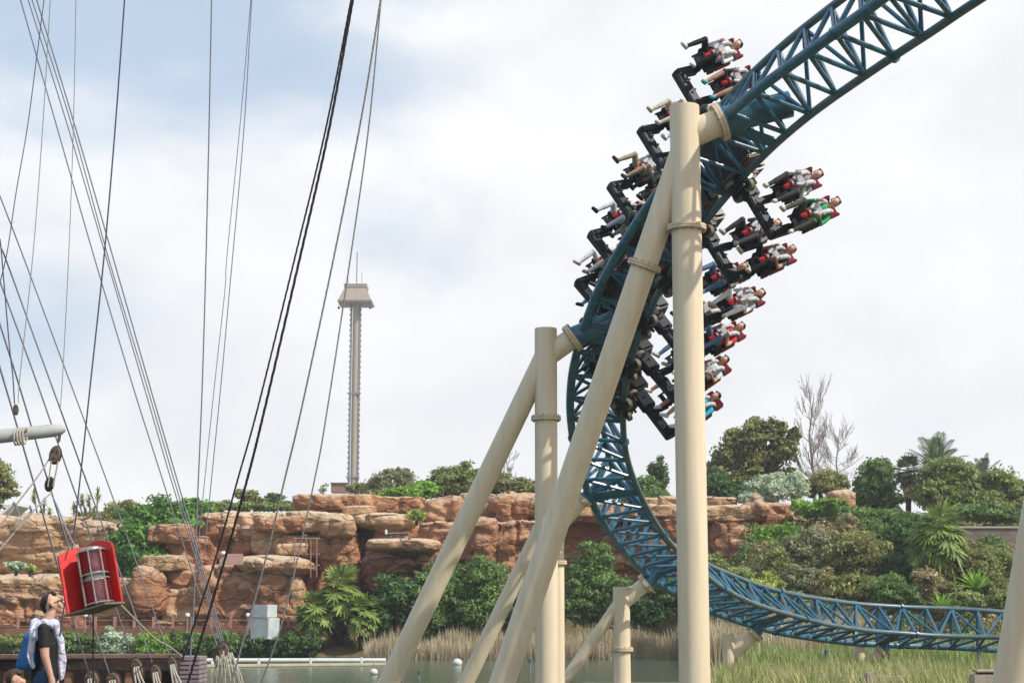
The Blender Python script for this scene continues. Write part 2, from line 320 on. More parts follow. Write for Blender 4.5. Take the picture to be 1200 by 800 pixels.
# material index 0 red, 1 tan, 2 dark stained
cliff = [
 # left outcrop
 (-140, 606, 128, 676, 115, 1, dict(depth=7)), (-130, 648, 116, 700, 116, 0), (-140, 672, 42, 703, 110.5, 1), (30, 674, 100, 704, 111, 1), (-140, 696, 28, 740, 110, 0),
 (26, 698, 88, 740, 110.5, 0), (80, 690, 160, 745, 112, 0), (96, 622, 172, 664, 120, 1), (118, 660, 165, 700, 114, 0), (136, 676, 156, 700, 112, 1),
 # middle-left mass
 (171, 614, 222, 636, 113, 0), (183, 602, 262, 660, 115, 0), (190, 630, 246, 672, 114, 0), (161, 650, 216, 668, 112, 1), (166, 660, 220, 690, 113, 0),
 (186, 668, 236, 694, 112.5, 0), (190, 690, 240, 742, 111.5, 1), (176, 690, 200, 745, 113, 2), (150, 728, 340, 748, 111, 0),
 (236, 598, 345, 632, 115, 1, dict(depth=8)), (246, 622, 300, 668, 115.5, 0), (272, 612, 296, 650, 115, 0), (294, 616, 345, 650, 114.5, 1), (330, 597, 408, 622, 114, 1), (300, 604, 360, 624, 113.7, 0),
 (228, 664, 288, 745, 111, 0), (278, 668, 352, 745, 110.5, 0), (276, 650, 362, 674, 110, 1, dict(sq=.7)), (330, 628, 382, 652, 114, 0), (350, 640, 420, 720, 114.5, 0), (322, 636, 356, 650, 112.6, 1),
 (374, 602, 416, 628, 113, 1, dict(sq=.6)), (372, 622, 418, 700, 113.8, 0), (410, 612, 452, 730, 116, 2), (338, 676, 352, 730, 110.2, 1),
 # centre
 (344, 578, 436, 599, 120, 0, dict(depth=5)), (404, 592, 440, 604, 118, 1), (432, 582, 494, 602, 121, 0), (412, 599, 486, 619, 114, 1, dict(sq=.7)), (440, 612, 500, 640, 115, 0),
 (428, 630, 512, 646, 110, 1, dict(sq=.5, depth=5)), (432, 642, 506, 700, 110.8, 2, dict(depth=5)), (490, 580, 546, 613, 117, 0, dict(sq=.6)), (494, 612, 560, 660, 114.5, 0), (500, 610, 640, 630, 115, 1),
 (540, 577, 582, 606, 119, 1), (552, 606, 584, 664, 112.6, 0, dict(sq=.6)), (580, 612, 640, 690, 113, 0), (568, 573, 648, 614, 117, 0, dict(sq=.6)), (498, 650, 560, 720, 114.5, 2),
 (560, 650, 640, 700, 113.4, 0), (630, 588, 800, 607, 115, 1, dict(depth=6)), (632, 604, 800, 690, 117.5, 0, dict(amp=.5)), (700, 620, 760, 670, 116.5, 0), (640, 600, 720, 612, 115.4, 0), (754, 604, 800, 650, 115, 0),
 # right of the tall column
 (740, 580, 864, 596, 122, 1), (784, 592, 888, 612, 115, 1, dict(depth=6)), (784, 606, 850, 690, 115.4, 0), (838, 608, 884, 690, 114.4, 0), (858, 632, 886, 676, 113.4, 0),
 (892, 587, 932, 622, 116, 0), (884, 604, 960, 660, 116.5, 0), (920, 600, 996, 668, 117.5, 1), (650, 690, 890, 730, 118, 0), (990, 612, 1060, 700, 121, 0),
]
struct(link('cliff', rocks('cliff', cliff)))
def rockthing(name, label, specs, cat='rock', mats=ROCK):
    me = rocks(name, specs, mats); s = specs[0]; b = at((s[0]+s[2])/2, s[3], s[4]+1.5)
    me.transform(Matrix.Translation(-b)); o = link(name, me, loc=b); return tag(o, label, cat)
rockthing('rock_pillar', 'short squared red sandstone pillar standing beside the broad green bush', [(152, 665, 187, 722, 110, 0, dict(depth=2.5, sq=.5, amp=.6))])
rockthing('rock_cone', 'small pointed red rock on the cliff edge below the silvery shrub', [(874, 577, 906, 612, 114.6, 0, dict(depth=3, sq=1.3))])
rockthing('boulder', 'lone rounded orange boulder perched above the ivy at the right end of the cliff', [(974, 573, 1003, 598, 116, 1, dict(depth=2.6, sq=.6, amp=.6))])
# ================================================================== ROLLER COASTER
TRK=[(21.37,65.23,2.38,-0.025,-0.400,0.916),(20.27,65.38,2.42,-0.040,-0.534,0.845),(19.18,65.50,2.46,-0.026,-0.614,0.789),(18.10,65.57,2.50,0.016,-0.652,0.758),(17.05,65.54,2.54,0.083,-0.645,0.760),(16.02,65.39,2.58,0.159,-0.608,0.778),(15.03,65.13,2.64,0.233,-0.574,0.785),(14.07,64.76,2.70,0.306,-0.544,0.781),(13.13,64.29,2.80,0.381,-0.519,0.765),(12.22,63.72,2.92,0.443,-0.484,0.754),(11.34,63.07,3.06,0.477,-0.421,0.772),(10.50,62.35,3.23,0.498,-0.361,0.789),(9.69,61.59,3.42,0.537,-0.340,0.772),(8.94,60.77,3.62,0.585,-0.332,0.740),(8.22,59.93,3.84,0.623,-0.309,0.719),(7.56,59.04,4.07,0.649,-0.270,0.712),(6.94,58.12,4.32,0.655,-0.212,0.725),(6.38,57.17,4.59,0.652,-0.153,0.742),(5.85,56.21,4.88,0.660,-0.112,0.743),(5.37,55.24,5.19,0.682,-0.087,0.726),(4.93,54.28,5.51,0.721,-0.079,0.689),(4.53,53.36,5.86,0.747,-0.059,0.662),(4.16,52.47,6.23,0.756,-0.017,0.654),(3.84,51.60,6.61,0.768,0.031,0.639),(3.56,50.76,7.03,0.799,0.068,0.598),(3.34,49.94,7.47,0.851,0.078,0.519),(3.16,49.14,7.92,0.898,0.073,0.434),(3.02,48.36,8.38,0.922,0.079,0.379),(2.92,47.61,8.82,0.920,0.109,0.377),(2.84,46.88,9.26,0.901,0.161,0.403),(2.80,46.17,9.68,0.879,0.226,0.421),(2.80,45.48,10.10,0.854,0.302,0.424),(2.87,44.80,10.53,0.832,0.380,0.404),(3.00,44.13,10.97,0.819,0.442,0.367),(3.18,43.46,11.43,0.817,0.477,0.325),(3.41,42.78,11.88,0.827,0.489,0.277),(3.68,42.09,12.32,0.824,0.499,0.267),(3.98,41.37,12.75,0.806,0.511,0.297),(4.29,40.64,13.15,0.824,0.498,0.272),(4.62,39.89,13.53,0.833,0.485,0.265),(4.94,39.13,13.86,0.814,0.481,0.326),(5.26,38.37,14.16,0.806,0.469,0.361),(5.59,37.59,14.42,0.808,0.463,0.364),(5.94,36.81,14.65,0.815,0.466,0.343),(6.32,36.01,14.86,0.811,0.481,0.333),(6.73,35.19,15.05,0.785,0.493,0.374),(7.17,34.37,15.22,0.784,0.489,0.383),(7.60,33.54,15.37,0.795,0.469,0.385),(8.01,32.71,15.49,0.816,0.434,0.382),(8.38,31.89,15.58,0.836,0.392,0.384),(8.71,31.06,15.66,0.848,0.361,0.388),(9.02,30.24,15.71,0.856,0.342,0.388),(9.32,29.43,15.77,0.862,0.336,0.380)]
GA = .85; HS = 1.283                                     # half gauge, spine drop
kp = [V(t[:3]) for t in TRK]; ku = [V(t[3:]) for t in TRK]
for _ in range(2):                                       # light smoothing of the roll
    ku = [ku[0]] + [(ku[i-1]+ku[i]*2+ku[i+1]).normalized() for i in range(1, len(ku)-1)] + [ku[-1]]
a0 = (kp[0]-kp[1]).normalized(); a1 = (kp[-1]-kp[-2]).normalized()
kp = [kp[0]+a0*s for s in (12, 9, 6, 3)] + kp + [kp[-1]+a1*s + V((0, 0, -.012*s*s)) for s in (2, 4, 6, 8)]; ku = [ku[0]]*4 + ku + [ku[-1]]*4
acc = [0.]
for i in range(1, len(kp)): acc.append(acc[-1]+(kp[i]-kp[i-1]).length)
LEN = acc[-1]
def cm(P, i, s):
    p0 = P[max(0, i-1)]; p1 = P[i]; p2 = P[i+1]; p3 = P[min(len(P)-1, i+2)]
    return .5*((2*p1)+(p2-p0)*s+(2*p0-5*p1+4*p2-p3)*s*s+(3*p1-p0-3*p2+p3)*s**3)
def trk(s):
    s = min(max(s, 0), LEN-1e-4); i = 0
    while acc[i+1] < s: i += 1
    f = (s-acc[i])/(acc[i+1]-acc[i]); return cm(kp, i, f), cm(ku, i, f)
def frame(s):
    X, u = trk(s); t = (trk(s+.15)[0]-trk(s-.15)[0]).normalized(); u = (u-t*u.dot(t)).normalized(); R = t.cross(u)   # rider's right
    return X, R, t, u
track = thing('roller_coaster_track', 'teal blue steel truss coaster track sweeping up from the marsh and twisting overhead', 'coaster track', (frame(0)[0].x, frame(0)[0].y, 0))
SS = [i*.4 for i in range(int(LEN/.4)+1)]; FR = [frame(s) for s in SS]
MB().tube([X-u*HS for X, R, t, u in FR], .12, 14).build('spine_tube', M['blued'], track)
MB().tube([X+R*GA for X, R, t, u in FR], .095, 12).build('running_rail', M['railtop'], track)
MB().tube([X-R*GA for X, R, t, u in FR], .095, 12).build('running_rail', M['railtop'], track)
nb = int(LEN/.98)
for i in range(nb):
    s0 = i*.98; X, R, t, u = frame(s0); X1, R1, t1, u1 = frame(s0+.49); X2, R2, t2, u2 = frame(s0+.98)
    A, Cc, S = X+R*GA, X-R*GA, X-u*HS; A2, C2, S2 = X2+R2*GA, X2-R2*GA, X2-u2*HS
    b = MB(); lo = .03
    b.tube([A-u*lo, Cc-u*lo], .066, 8)
    (b.tube([Cc-u*lo, A2-u2*lo], .05, 8) if i % 2 else b.tube([A-u*lo, C2-u2*lo], .05, 8))
    b.tube([S, A], .06, 8); b.tube([S, Cc], .06, 8)
    b.tube([S2, A], .055, 8); b.tube([S2, Cc], .055, 8)
    if i % 6 == 0:
        for p in (A, Cc, S): b.ring(p, t, .15, .07, 14)
    b.build('lattice_brace', M['blue'], track)
def s_at(px, py):      # arc length where the spine passes a photo pixel
    best = None
    for i, s in enumerate(SS):
        X, R, t, u = FR[i]; p = X-u*HS; q = p-V((0, 0, EYE)); d = q.dot(_F); x = 600+FPX*q.x/d; y = 400-FPX*q.dot(_U)/d
        e = (x-px)**2+(y-py)**2
        if best is None or e < best[0]: best = (e, s, d)
    return best[1], best[2]
def flange(b, c, d, r, mi=0, bolts=12, th=.07):
    """two discs and a ring of bolt heads"""
    c = V(c); d = V(d).normalized(); b.tube([c-d*th, c-d*.004], r, 32, mi=mi); b.tube([c+d*.004, c+d*th], r, 32, mi=mi)
    x = d.orthogonal().normalized(); y = d.cross(x)
    for k in range(bolts):
        a = 2*math.pi*k/bolts; p = c+(x*math.cos(a)+y*math.sin(a))*r*.86; b.tube([p-d*(th+.035), p+d*(th+.035)], r*.055, 6, mi=mi+1)
def support(label, top, colx_bot, cr, flc, rf, brace=None, br=None, splice=(), into=None, group='steel supports under the coaster track', dflange=None, elbow=None, bw=.34):
    """top: (px,py) top centre of the column; flc: (px,py) of the flange; brace: (px,py,px,py)"""
    s, d = s_at(*flc); X, R, t, u = frame(s); sp = X-u*HS
    dd = d+(dflange or 0); P = at(top[0], top[1], dd)
    root = thing('track_support', label, 'support', (P.x, P.y, 0), group)
    base = V((P.x, P.y, -.3))
    b = MB(); b.tube([base, P], cr, 32); b.tube([P-V((0, 0, .0)), P+V((0, 0, .025))], cr*.985, 32)
    b.build('column', M['cream'], root)
    fc = at(flc[0], flc[1], dd); e = at(elbow[0], elbow[1], dd) if elbow else P-V((0, 0, cr*1.2))
    dr = (fc-e).normalized()
    cn = MB(); cn.tube([e, fc-dr*.05], rf, 28); cn.build('connector', M['cream'], root)
    fl = MB(); flange(fl, fc, dr, rf*1.4, bolts=16); fl.build('bolted_flange', [M['creamring'], M['bolt']], root)
    for (px, py, kind) in splice:
        m = MB()
        if kind == 'c':
            q = at(px, py, dd); flange(m, (P.x, P.y, q.z), (0, 0, 1), cr*1.33, th=.06)
        else:
            a = at(brace[0], brace[1], dd)-V((0, .12, 0)); c = at(brace[2], brace[3], dd); q = a+(c-a)*((py-brace[1])/(brace[3]-brace[1])); flange(m, q, c-a, br*1.33, th=.06)
        m.build('splice_flange', [M['creamring'], M['bolt']], root)
    if brace:
        a = at(brace[0], brace[1], dd); c = at(brace[2], brace[3], dd); k = (a.z+.3)/(a.z-c.z); c = a+(c-a)*k
        m = MB(); m.tube([a-V((0, .12, 0)), c], br, 28); m.build('brace_leg', M['cream'], root)
    # blue bracket from the flange through the truss
    q = MB(); end = sp+u*(HS*.35) if into is None else at(into[0], into[1], dd)
    dv = (end-fc).normalized(); q.tube([fc+dr*.03, fc+dr*.12], rf*1.38, 28)
    q.tube([fc+dr*.08, fc+dr*.08+dv*.25, end], [rf, rf*.98, rf*.96] if into else [rf, rf*.85, rf*.5], 28)
    for sgn in (1, -1):
        q.box((sp+X+R*GA*sgn)/2, (bw, .05, HS*1.05), Matrix((t, R.cross(u).normalized().cross(t) if False else (sp-(X+R*GA*sgn)).normalized().cross(t), (sp-(X+R*GA*sgn)).normalized())).transposed())
    q.build('track_bracket', M['blue'], track)
    return root
support('tallest cream column and leaning brace, standing in front of the train', (802, 126), 804, .345, (844, 143), .325,
        (801, 176, 589, 798), .3, ((803, 273, 'c'), (748, 312, 'b')), into=(926, 122), elbow=(803, 160))
support('second tallest cream column, its brace leaning left and its top left of the track', (639.5, 386), 640, .305, (671, 396), .29,
        (638, 419, 456, 798), .29, ((639, 492, 'c'),), into=(752, 362), elbow=(640, 418))
support('slim cream column half hidden behind the second tallest column', (651, 596), 652, .26, (684, 585), .2,
        (648, 590, 546, 800), .24, ((651, 659, 'c'),), into=(726, 556), elbow=(652, 622))
support('short cream column with a brace reaching left, at the foot of the curve', (728, 688), 728, .29, (757, 683), .25,
        (724, 708, 660, 800), .2, ((728, 760, 'c'),), elbow=(730, 706), into=(782, 655))
support('low cream support among brown reeds just right of the tallest column', (853.5, 742), 853, .21, (884, 742), .26, None, None, (), elbow=(857, 768))
support('low cream support in tall grass, the one farther right under the level track', (1007, 756), 1007, .21, (1033, 762), .26, None, None, (), elbow=(1012, 784))
r7 = thing('track_support', 'thick leaning cream pipe cut off by the right edge of the photo', 'support', tuple(at(1192, 800, 26)*1), 'steel supports under the coaster track')
p0 = at(1189, 800, 26); p1 = at(1244, 480, 26); dr = (p1-p0); r7.location = (p0.x, p0.y, 0); bpy.context.view_layer.update()
MB().tube([p0-dr*((p0.z+.2)/dr.z), p1+dr*1.8], .345, 32).build('brace_leg', M['cream'], r7)

# ------------------------------------------------------------------ train
def T2s(Tv):
    i = Tv*4; j = int(i); return (acc[4+j] + (acc[5+j]-acc[4+j])*(i-j))
ROW_S = [T2s(x)-.32 for x in (10.36, 9.76, 9.19, 8.68, 8.12, 7.58)]
TIP = rad(-24); SEATX = (1.55, 2.4); SZ = .56; SY = .06
def car_meshes():
    P = {}
    b = MB(); b.box((0, -.25, .12), (1.25, 1.75, .36), bev=.05, mi=0); b.box((0, -.2, .4), (1.0, 1.5, .4), bev=.1, mi=1); b.box((0, .62, .2), (.5, .3, .24), bev=.04, mi=0); b.box((0, -.4, .66), (1.5, .6, .5), bev=.08, mi=0); b.box((0, -.05, .72), (.8, .5, .36), bev=.08, mi=1)
    b.tube([(0, .6, .1), (0, .95, .1)], .07, 10); b.tube([(0, -.98, .1), (0, -1.3, .1)], .07, 10)
    for sx in (1, -1):
        b.box((sx*.62, -.25, .1), (.1, 1.62, .46), bev=.03, mi=1); b.box((sx*.7, -.3, -.16), (.1, .9, .2), bev=.03, mi=1)
    P['body'] = b.mesh('car_body', [M['black'], M['body']])
    for sx in (1, -1):
        w = MB(); w.box((sx*.87, -.35, .2), (.22, .78, .2), bev=.03); w.box((sx*1.06, -.35, .0), (.1, .6, .34), bev=.02); w.box((sx*.87, -.35, -.24), (.26, .5, .1), bev=.02)
        for yy in (-.6, -.1): w.tube([(sx*.72, yy, .24), (sx*1.12, yy, .24)], .04, 8)
        P['carrier%d' % sx] = w.mesh('wheel_carrier', [M['black']])
        a = MB(); zb = .02
        a.box((sx*1.58, -.38, zb), (1.84, .24, .27), bev=.03); a.box((sx*1.0, -.38, zb+.02), (.7, .32, .40), bev=.04)
        a.box((sx*2.4, -.34, .25), (.22, .24, .64), bev=.03); a.box((sx*1.5, -.34, .25), (.17, .2, .6), bev=.03); a.box((sx*2.4, -.16, .6), (.18, .4, .12), bev=.03); a.box((sx*1.5, -.16, .6), (.18, .4, .12), bev=.03)
        for xx in (1.0, 1.3, 1.8, 2.1): a.tube([(sx*xx, -.2, zb+.05), (sx*xx, -.17, zb+.05)], .03, 8)
        P['arm%d' % sx] = a.mesh('wing_arm', [M['arm']])
    w = MB(); w.tube([(-.05, 0, 0), (.05, 0, 0)], .165, 20, mi=0); w.tube([(-.06, 0, 0), (.06, 0, 0)], .1, 16, mi=1); P['wheel'] = w.mesh('wheel', [M['tyre'], M['hub']])
    s = MB(); s.box((0, .0, -.06), (.36, .4, .11), bev=.04); s.box((0, -.22, .28), (.42, .13, .78), Matrix.Rotation(rad(-8), 3, 'X'), bev=.05)
    for sx in (1, -1): s.box((sx*.23, -.06, .0), (.06, .4, .2), bev=.02); s.box((sx*.12, .2, -.2), (.05, .06, .3), bev=.02)
    s.box((0, .2, -.26), (.2, .05, .12), bev=.02); P['seat'] = s.mesh('seat', [M['seat']])
    h = MB()
    for sx in (1, -1): h.box((sx*.2, -.2, .72), (.07, .26, .26), Matrix.Rotation(rad(sx*-18), 3, 'Z'), bev=.03); h.box((sx*.25, -.15, .28), (.07, .2, .42), Matrix.Rotation(rad(sx*-14), 3, 'Z'), bev=.03)
    h.box((0, -.3, .72), (.36, .1, .3), bev=.04); P['headrest'] = h.mesh('headrest', [M['maroon']])
    c = MB(); c.box((0, .22, .0), (.1, .08, .18), bev=.03, mi=0); c.box((0, .2, .13), (.2, .09, .09), bev=.03, mi=0); c.box((0, .25, .15), (.08, .03, .05), bev=.01, mi=1)
    P['crotch'] = c.mesh('lap_pad', [M['red'], M['strap']])
    r = MB()
    for sx in (1, -1):
        r.tube([(sx*.11, -.16, .66), (sx*.12, -.04, .665), (sx*.13, .1, .58), (sx*.125, .17, .44), (sx*.11, .2, .3), (sx*.06, .25, .2)], [.045, .052, .055, .055, .05, .035], 10)
        r.tube([(sx*.14, .15, .42), (sx*.2, .27, .38), (sx*.16, .3, .36)], .02, 8)
    r.box((0, .2, .34), (.2, .06, .16), bev=.025); P['restraint'] = r.mesh('restraint', [M['strap']])
    return P
CP = car_meshes()
X, R, t, u = frame(ROW_S[0]); train = thing('coaster_train', 'black winged coaster train of six rows hanging sideways on the twisting blue track', 'coaster train', tuple(X))
CARM = []
ROW_DZ = (.12, .12, .22, .38, .46, .52)
for s, dz in zip(ROW_S, ROW_DZ):
    X, R, t, u = frame(s); Mx = Matrix((R, t, u)).transposed().to_4x4(); Mx.translation = X
    CARM.append(Mx); car = link('car', CP['body'], train); car.matrix_local = Matrix.Translation(-train.location) @ Mx
    for sx in (1, -1):
        link('wheel_carrier', CP['carrier%d' % sx], car); link('wing_arm', CP['arm%d' % sx], car, (0, 0, dz))
        for yy in (-.62, -.08):
            w = link('wheel', CP['wheel'], car, (sx*.87, yy, .27)); w = link('wheel', CP['wheel'], car, (sx*1.1, yy, 0)); w.rotation_euler = (0, math.pi/2, 0)
        w = link('wheel', CP['wheel'], car, (sx*.87, -.35, -.25))
        for sxx in SEATX:
            for nm in ('seat', 'headrest', 'crotch', 'restraint'):
                so_ = link({'crotch': 'lap_pad'}.get(nm, nm), CP[nm], car, (sx*sxx, SY, SZ+.12+dz)); so_.scale = (1.12,)*3; so_.rotation_euler = (TIP, 0, 0)
# ================================================================== PEOPLE
def voxbody(name, caps, voxel, nmat, smooth_it=4, ad=.0):
    """one continuous skin grown over tapered capsules; each capsule = (p, q, r1, r2, material index)"""
    b = MB()
    for c in caps:
        if len(c) == 3: b.ball(c[0], c[1], 14)
        else: b.capsule(c[0], c[1], c[2], c[3], 12)
    me = b.mesh('tmp', [], 0); o = bpy.data.objects.new('tmp', me); COL.objects.link(o)
    m = o.modifiers.new('r', 'REMESH'); m.mode = 'VOXEL'; m.voxel_size = voxel
    sm = o.modifiers.new('s', 'SMOOTH'); sm.factor = .5; sm.iterations = smooth_it
    dg = bpy.context.evaluated_depsgraph_get(); dg.update(); ev = o.evaluated_get(dg); nm = bpy.data.meshes.new_from_object(ev); nm.name = name
    bpy.data.objects.remove(o)
    nf = len(nm.polygons); cen = np.empty(nf*3); nm.polygons.foreach_get('center', cen); cen = cen.reshape(-1, 3)
    best = np.full(nf, 1e9); idx = np.zeros(nf, int)
    for c in caps:
        if len(c) == 3:
            r = np.array(c[1] if isinstance(c[1], (tuple, list)) else (c[1],)*3); dd = (np.linalg.norm((cen-np.array(c[0]))/r, axis=1)-1)*r.min(); mi = c[2]
        else:
            p, q = np.array(c[0]), np.array(c[1]); d = q-p; L = max(d@d, 1e-9); tt = np.clip(((cen-p)@d)/L, 0, 1); dd = np.linalg.norm(cen-(p+tt[:, None]*d), axis=1)-(c[2]+(c[3]-c[2])*tt); mi = c[4]
        k = dd < best; best[k] = dd[k]; idx[k] = mi
    nm.materials.clear()
    for _ in range(nmat): nm.materials.append(None)
    nm.polygons.foreach_set('material_index', idx.astype(np.int32)); nm.polygons.foreach_set('use_smooth', [True]*nf); nm.update()
    return nm
# material slots: 0 skin, 1 top, 2 trousers, 3 shoes, 4 lower leg, 5 sleeve
def head_caps(c, s=1.0, tilt=0, F=(0, 1, 0)):
    """skull, jaw, nose, ears, brow, lips in front direction F (unit), up = z"""
    c = V(c); F = V(F).normalized(); Rr = F.cross(V((0, 0, 1))).normalized(); Z = Rr.cross(F)
    w = lambda x, y, z: tuple(c+Rr*x*s+F*y*s+Z*z*s)
    cs = [(w(0, -.02, .025), (.077*s, .092*s, .095*s), 0), (w(0, .03, -.05), w(0, .055, -.085), .058*s, .038*s, 0), (w(0, .088, .0), w(0, .108, -.028), .012*s, .016*s, 0),
          (w(-.045, .062, .022), w(.045, .062, .022), .018*s, .018*s, 0), (w(-.02, .082, -.058), w(.02, .082, -.058), .011*s, .011*s, 0)]
    for sx in (1, -1): cs += [(w(sx*.079, -.012, -.012), w(sx*.083, -.02, .018), .014*s, .017*s, 0), (w(sx*.042, .055, -.022), w(sx*.03, .065, -.05), .026*s, .022*s, 0)]
    return cs
def rider_caps(knee, ankle, toe, elbow, hand, bare=False, short=False, hx=0, hz=0):
    lo = 4; cs = []
    cs += [((-.09, 0, .02), (.09, 0, .02), .125, .125, 2), ((0, 0, .05), (0, -.03, .22), .145, .15, 1), ((0, -.03, .22), (0, -.05, .42), .155, .15, 1), ((-.13, -.05, .46), (.13, -.05, .46), .075, .075, 1),
           ((0, -.05, .48), (0, -.02, .62), .055, .052, 0)]
    cs += head_caps((hx, .0, .72+hz), 1.0)
    for i, sx in enumerate((1, -1)):
        k = V((sx*knee[i][0], knee[i][1], knee[i][2])); a = V((sx*ankle[i][0], ankle[i][1], ankle[i][2])); tt = V((sx*toe[i][0], toe[i][1], toe[i][2]))
        cs += [((sx*.1, .02, .02), tuple(k), .095, .066, 2), (tuple(k), tuple(k*.45+a*.55), .062, .058, lo), (tuple(k*.45+a*.55), tuple(a), .056, .042, lo), (tuple(a), tuple(tt), .05, .042, 3), (tuple(a-(tt-a)*.35-V((0, 0, .02))), tuple(tt-V((0, 0, .015))), .042, .036, 3)]
        e = V((sx*elbow[i][0], elbow[i][1], elbow[i][2])); h = V((sx*hand[i][0], hand[i][1], hand[i][2])); dv = (h-e).normalized()
        cs += [((sx*.19, -.05, .45), tuple(e*.5+V((sx*.19, -.05, .45))*.5), .062, .052, 1), (tuple(e*.5+V((sx*.19, -.05, .45))*.5), tuple(e), .052, .044, 5), (tuple(e), tuple(h), .043, .03, 5), (tuple(h), tuple(h+dv*.07), .036, .034, 0)]
        for f in (-.026, -.009, .009, .026): cs.append((tuple(h+dv*.07+V((f*.8, 0, f))), tuple(h+dv*.125+V((f*.9, 0, f-.02))), .013, .011, 0))
        cs.append((tuple(h+dv*.03+V((-sx*.03, 0, .02))), tuple(h+dv*.075+V((-sx*.05, .0, .035))), .014, .011, 0))
    return cs
POSE = [
 rider_caps([(.19, .36, .05), (.20, .37, .07)], [(.16, .36, -.40), (.17, .33, -.38)], [(.17, .50, -.47), (.18, .47, -.46)], [(.26, .04, .2), (.26, .06, .2)], [(.15, .21, .3), (.15, .21, .3)]),
 rider_caps([(.23, .35, .08), (.21, .37, .04)], [(.24, .40, -.36), (.18, .30, -.40)], [(.27, .52, -.42), (.2, .44, -.48)], [(.27, .05, .2), (.26, .06, .24)], [(.14, .22, .38), (.16, .21, .24)], hx=.02),
 rider_caps([(.18, .38, .02), (.24, .34, .08)], [(.13, .30, -.42), (.24, .38, -.36)], [(.13, .45, -.50), (.27, .52, -.41)], [(.28, .02, .28), (.26, .05, .2)], [(.15, .2, .42), (.14, .22, .28)], hx=-.02),
]
BODY = [voxbody('rider_body', c, .016, 6, 3) for c in POSE]
PM = {}
def cm_(name, c, r=.75, **k):
    if name not in PM: PM[name] = mat(name, c, r, .25, var=.18, vscale=14, bump=.15, bscale=30, **k)
    return PM[name]
SK = [mat('skin_light', (.55, .32, .23), .5, .4, var=.12, vscale=10), mat('skin_tan', (.42, .23, .15), .5, .4, var=.12, vscale=10)]
CL = dict(white=(.74, .74, .76), grey=(.22, .23, .25), dgrey=(.055, .057, .065), black=(.015, .015, .018), khaki=(.38, .30, .2), jeans=(.1, .19, .34), green=(.03, .3, .12), olive=(.07, .08, .06), crimson=(.5, .03, .06),
          turq=(.02, .42, .55), pale=(.55, .62, .7), bluegrey=(.34, .38, .42), cream=(.6, .53, .4), teal=(.05, .35, .38), brown=(.1, .06, .04), sole=(.52, .49, .42), lime=(.3, .5, .06))
def cloth(k): return cm_(k+'_cloth', CL[k])
HAIR = dict(dark=(.018, .012, .01), brown=(.06, .032, .018), blond=(.32, .2, .09), grey=(.25, .24, .22))
def hairm(k): return PM.setdefault('hair'+k, mat(k+'_hair', HAIR[k], .5, .4, var=.4, vscale=40, bump=.5, bscale=60))
def hair_mesh(long_):
    cs = [((0, -.035, .045), (.087, .092, .09), 0), ((-.055, .02, .085), (.055, .02, .085), .03, .03, 0)]
    for sx in (1, -1): cs.append(((sx*.066, -.04, .02), (sx*.07, -.05, -.02), .03, .022, 0))
    if long_:
        for sx in (1, -1): cs.append(((sx*.065, -.05, .02), (sx*.085, -.03, -.2), .038, .022, 0))
        cs.append(((0, -.09, .0), (0, -.1, -.22), .06, .04, 0))
    return voxbody('hair', cs, .012, 1, 2)
HM = [hair_mesh(False), hair_mesh(True)]
EYD = mat('eye_dark', (.03, .015, .012), .3)
EM = MB().ball((0, 0, 0), (.013, .008, .008), 8).mesh('eye', [EYD]); MM = MB().box((0, 0, 0), (.034, .008, .009)).mesh('mouth', [mat('lip', (.28, .06, .05), .5)])
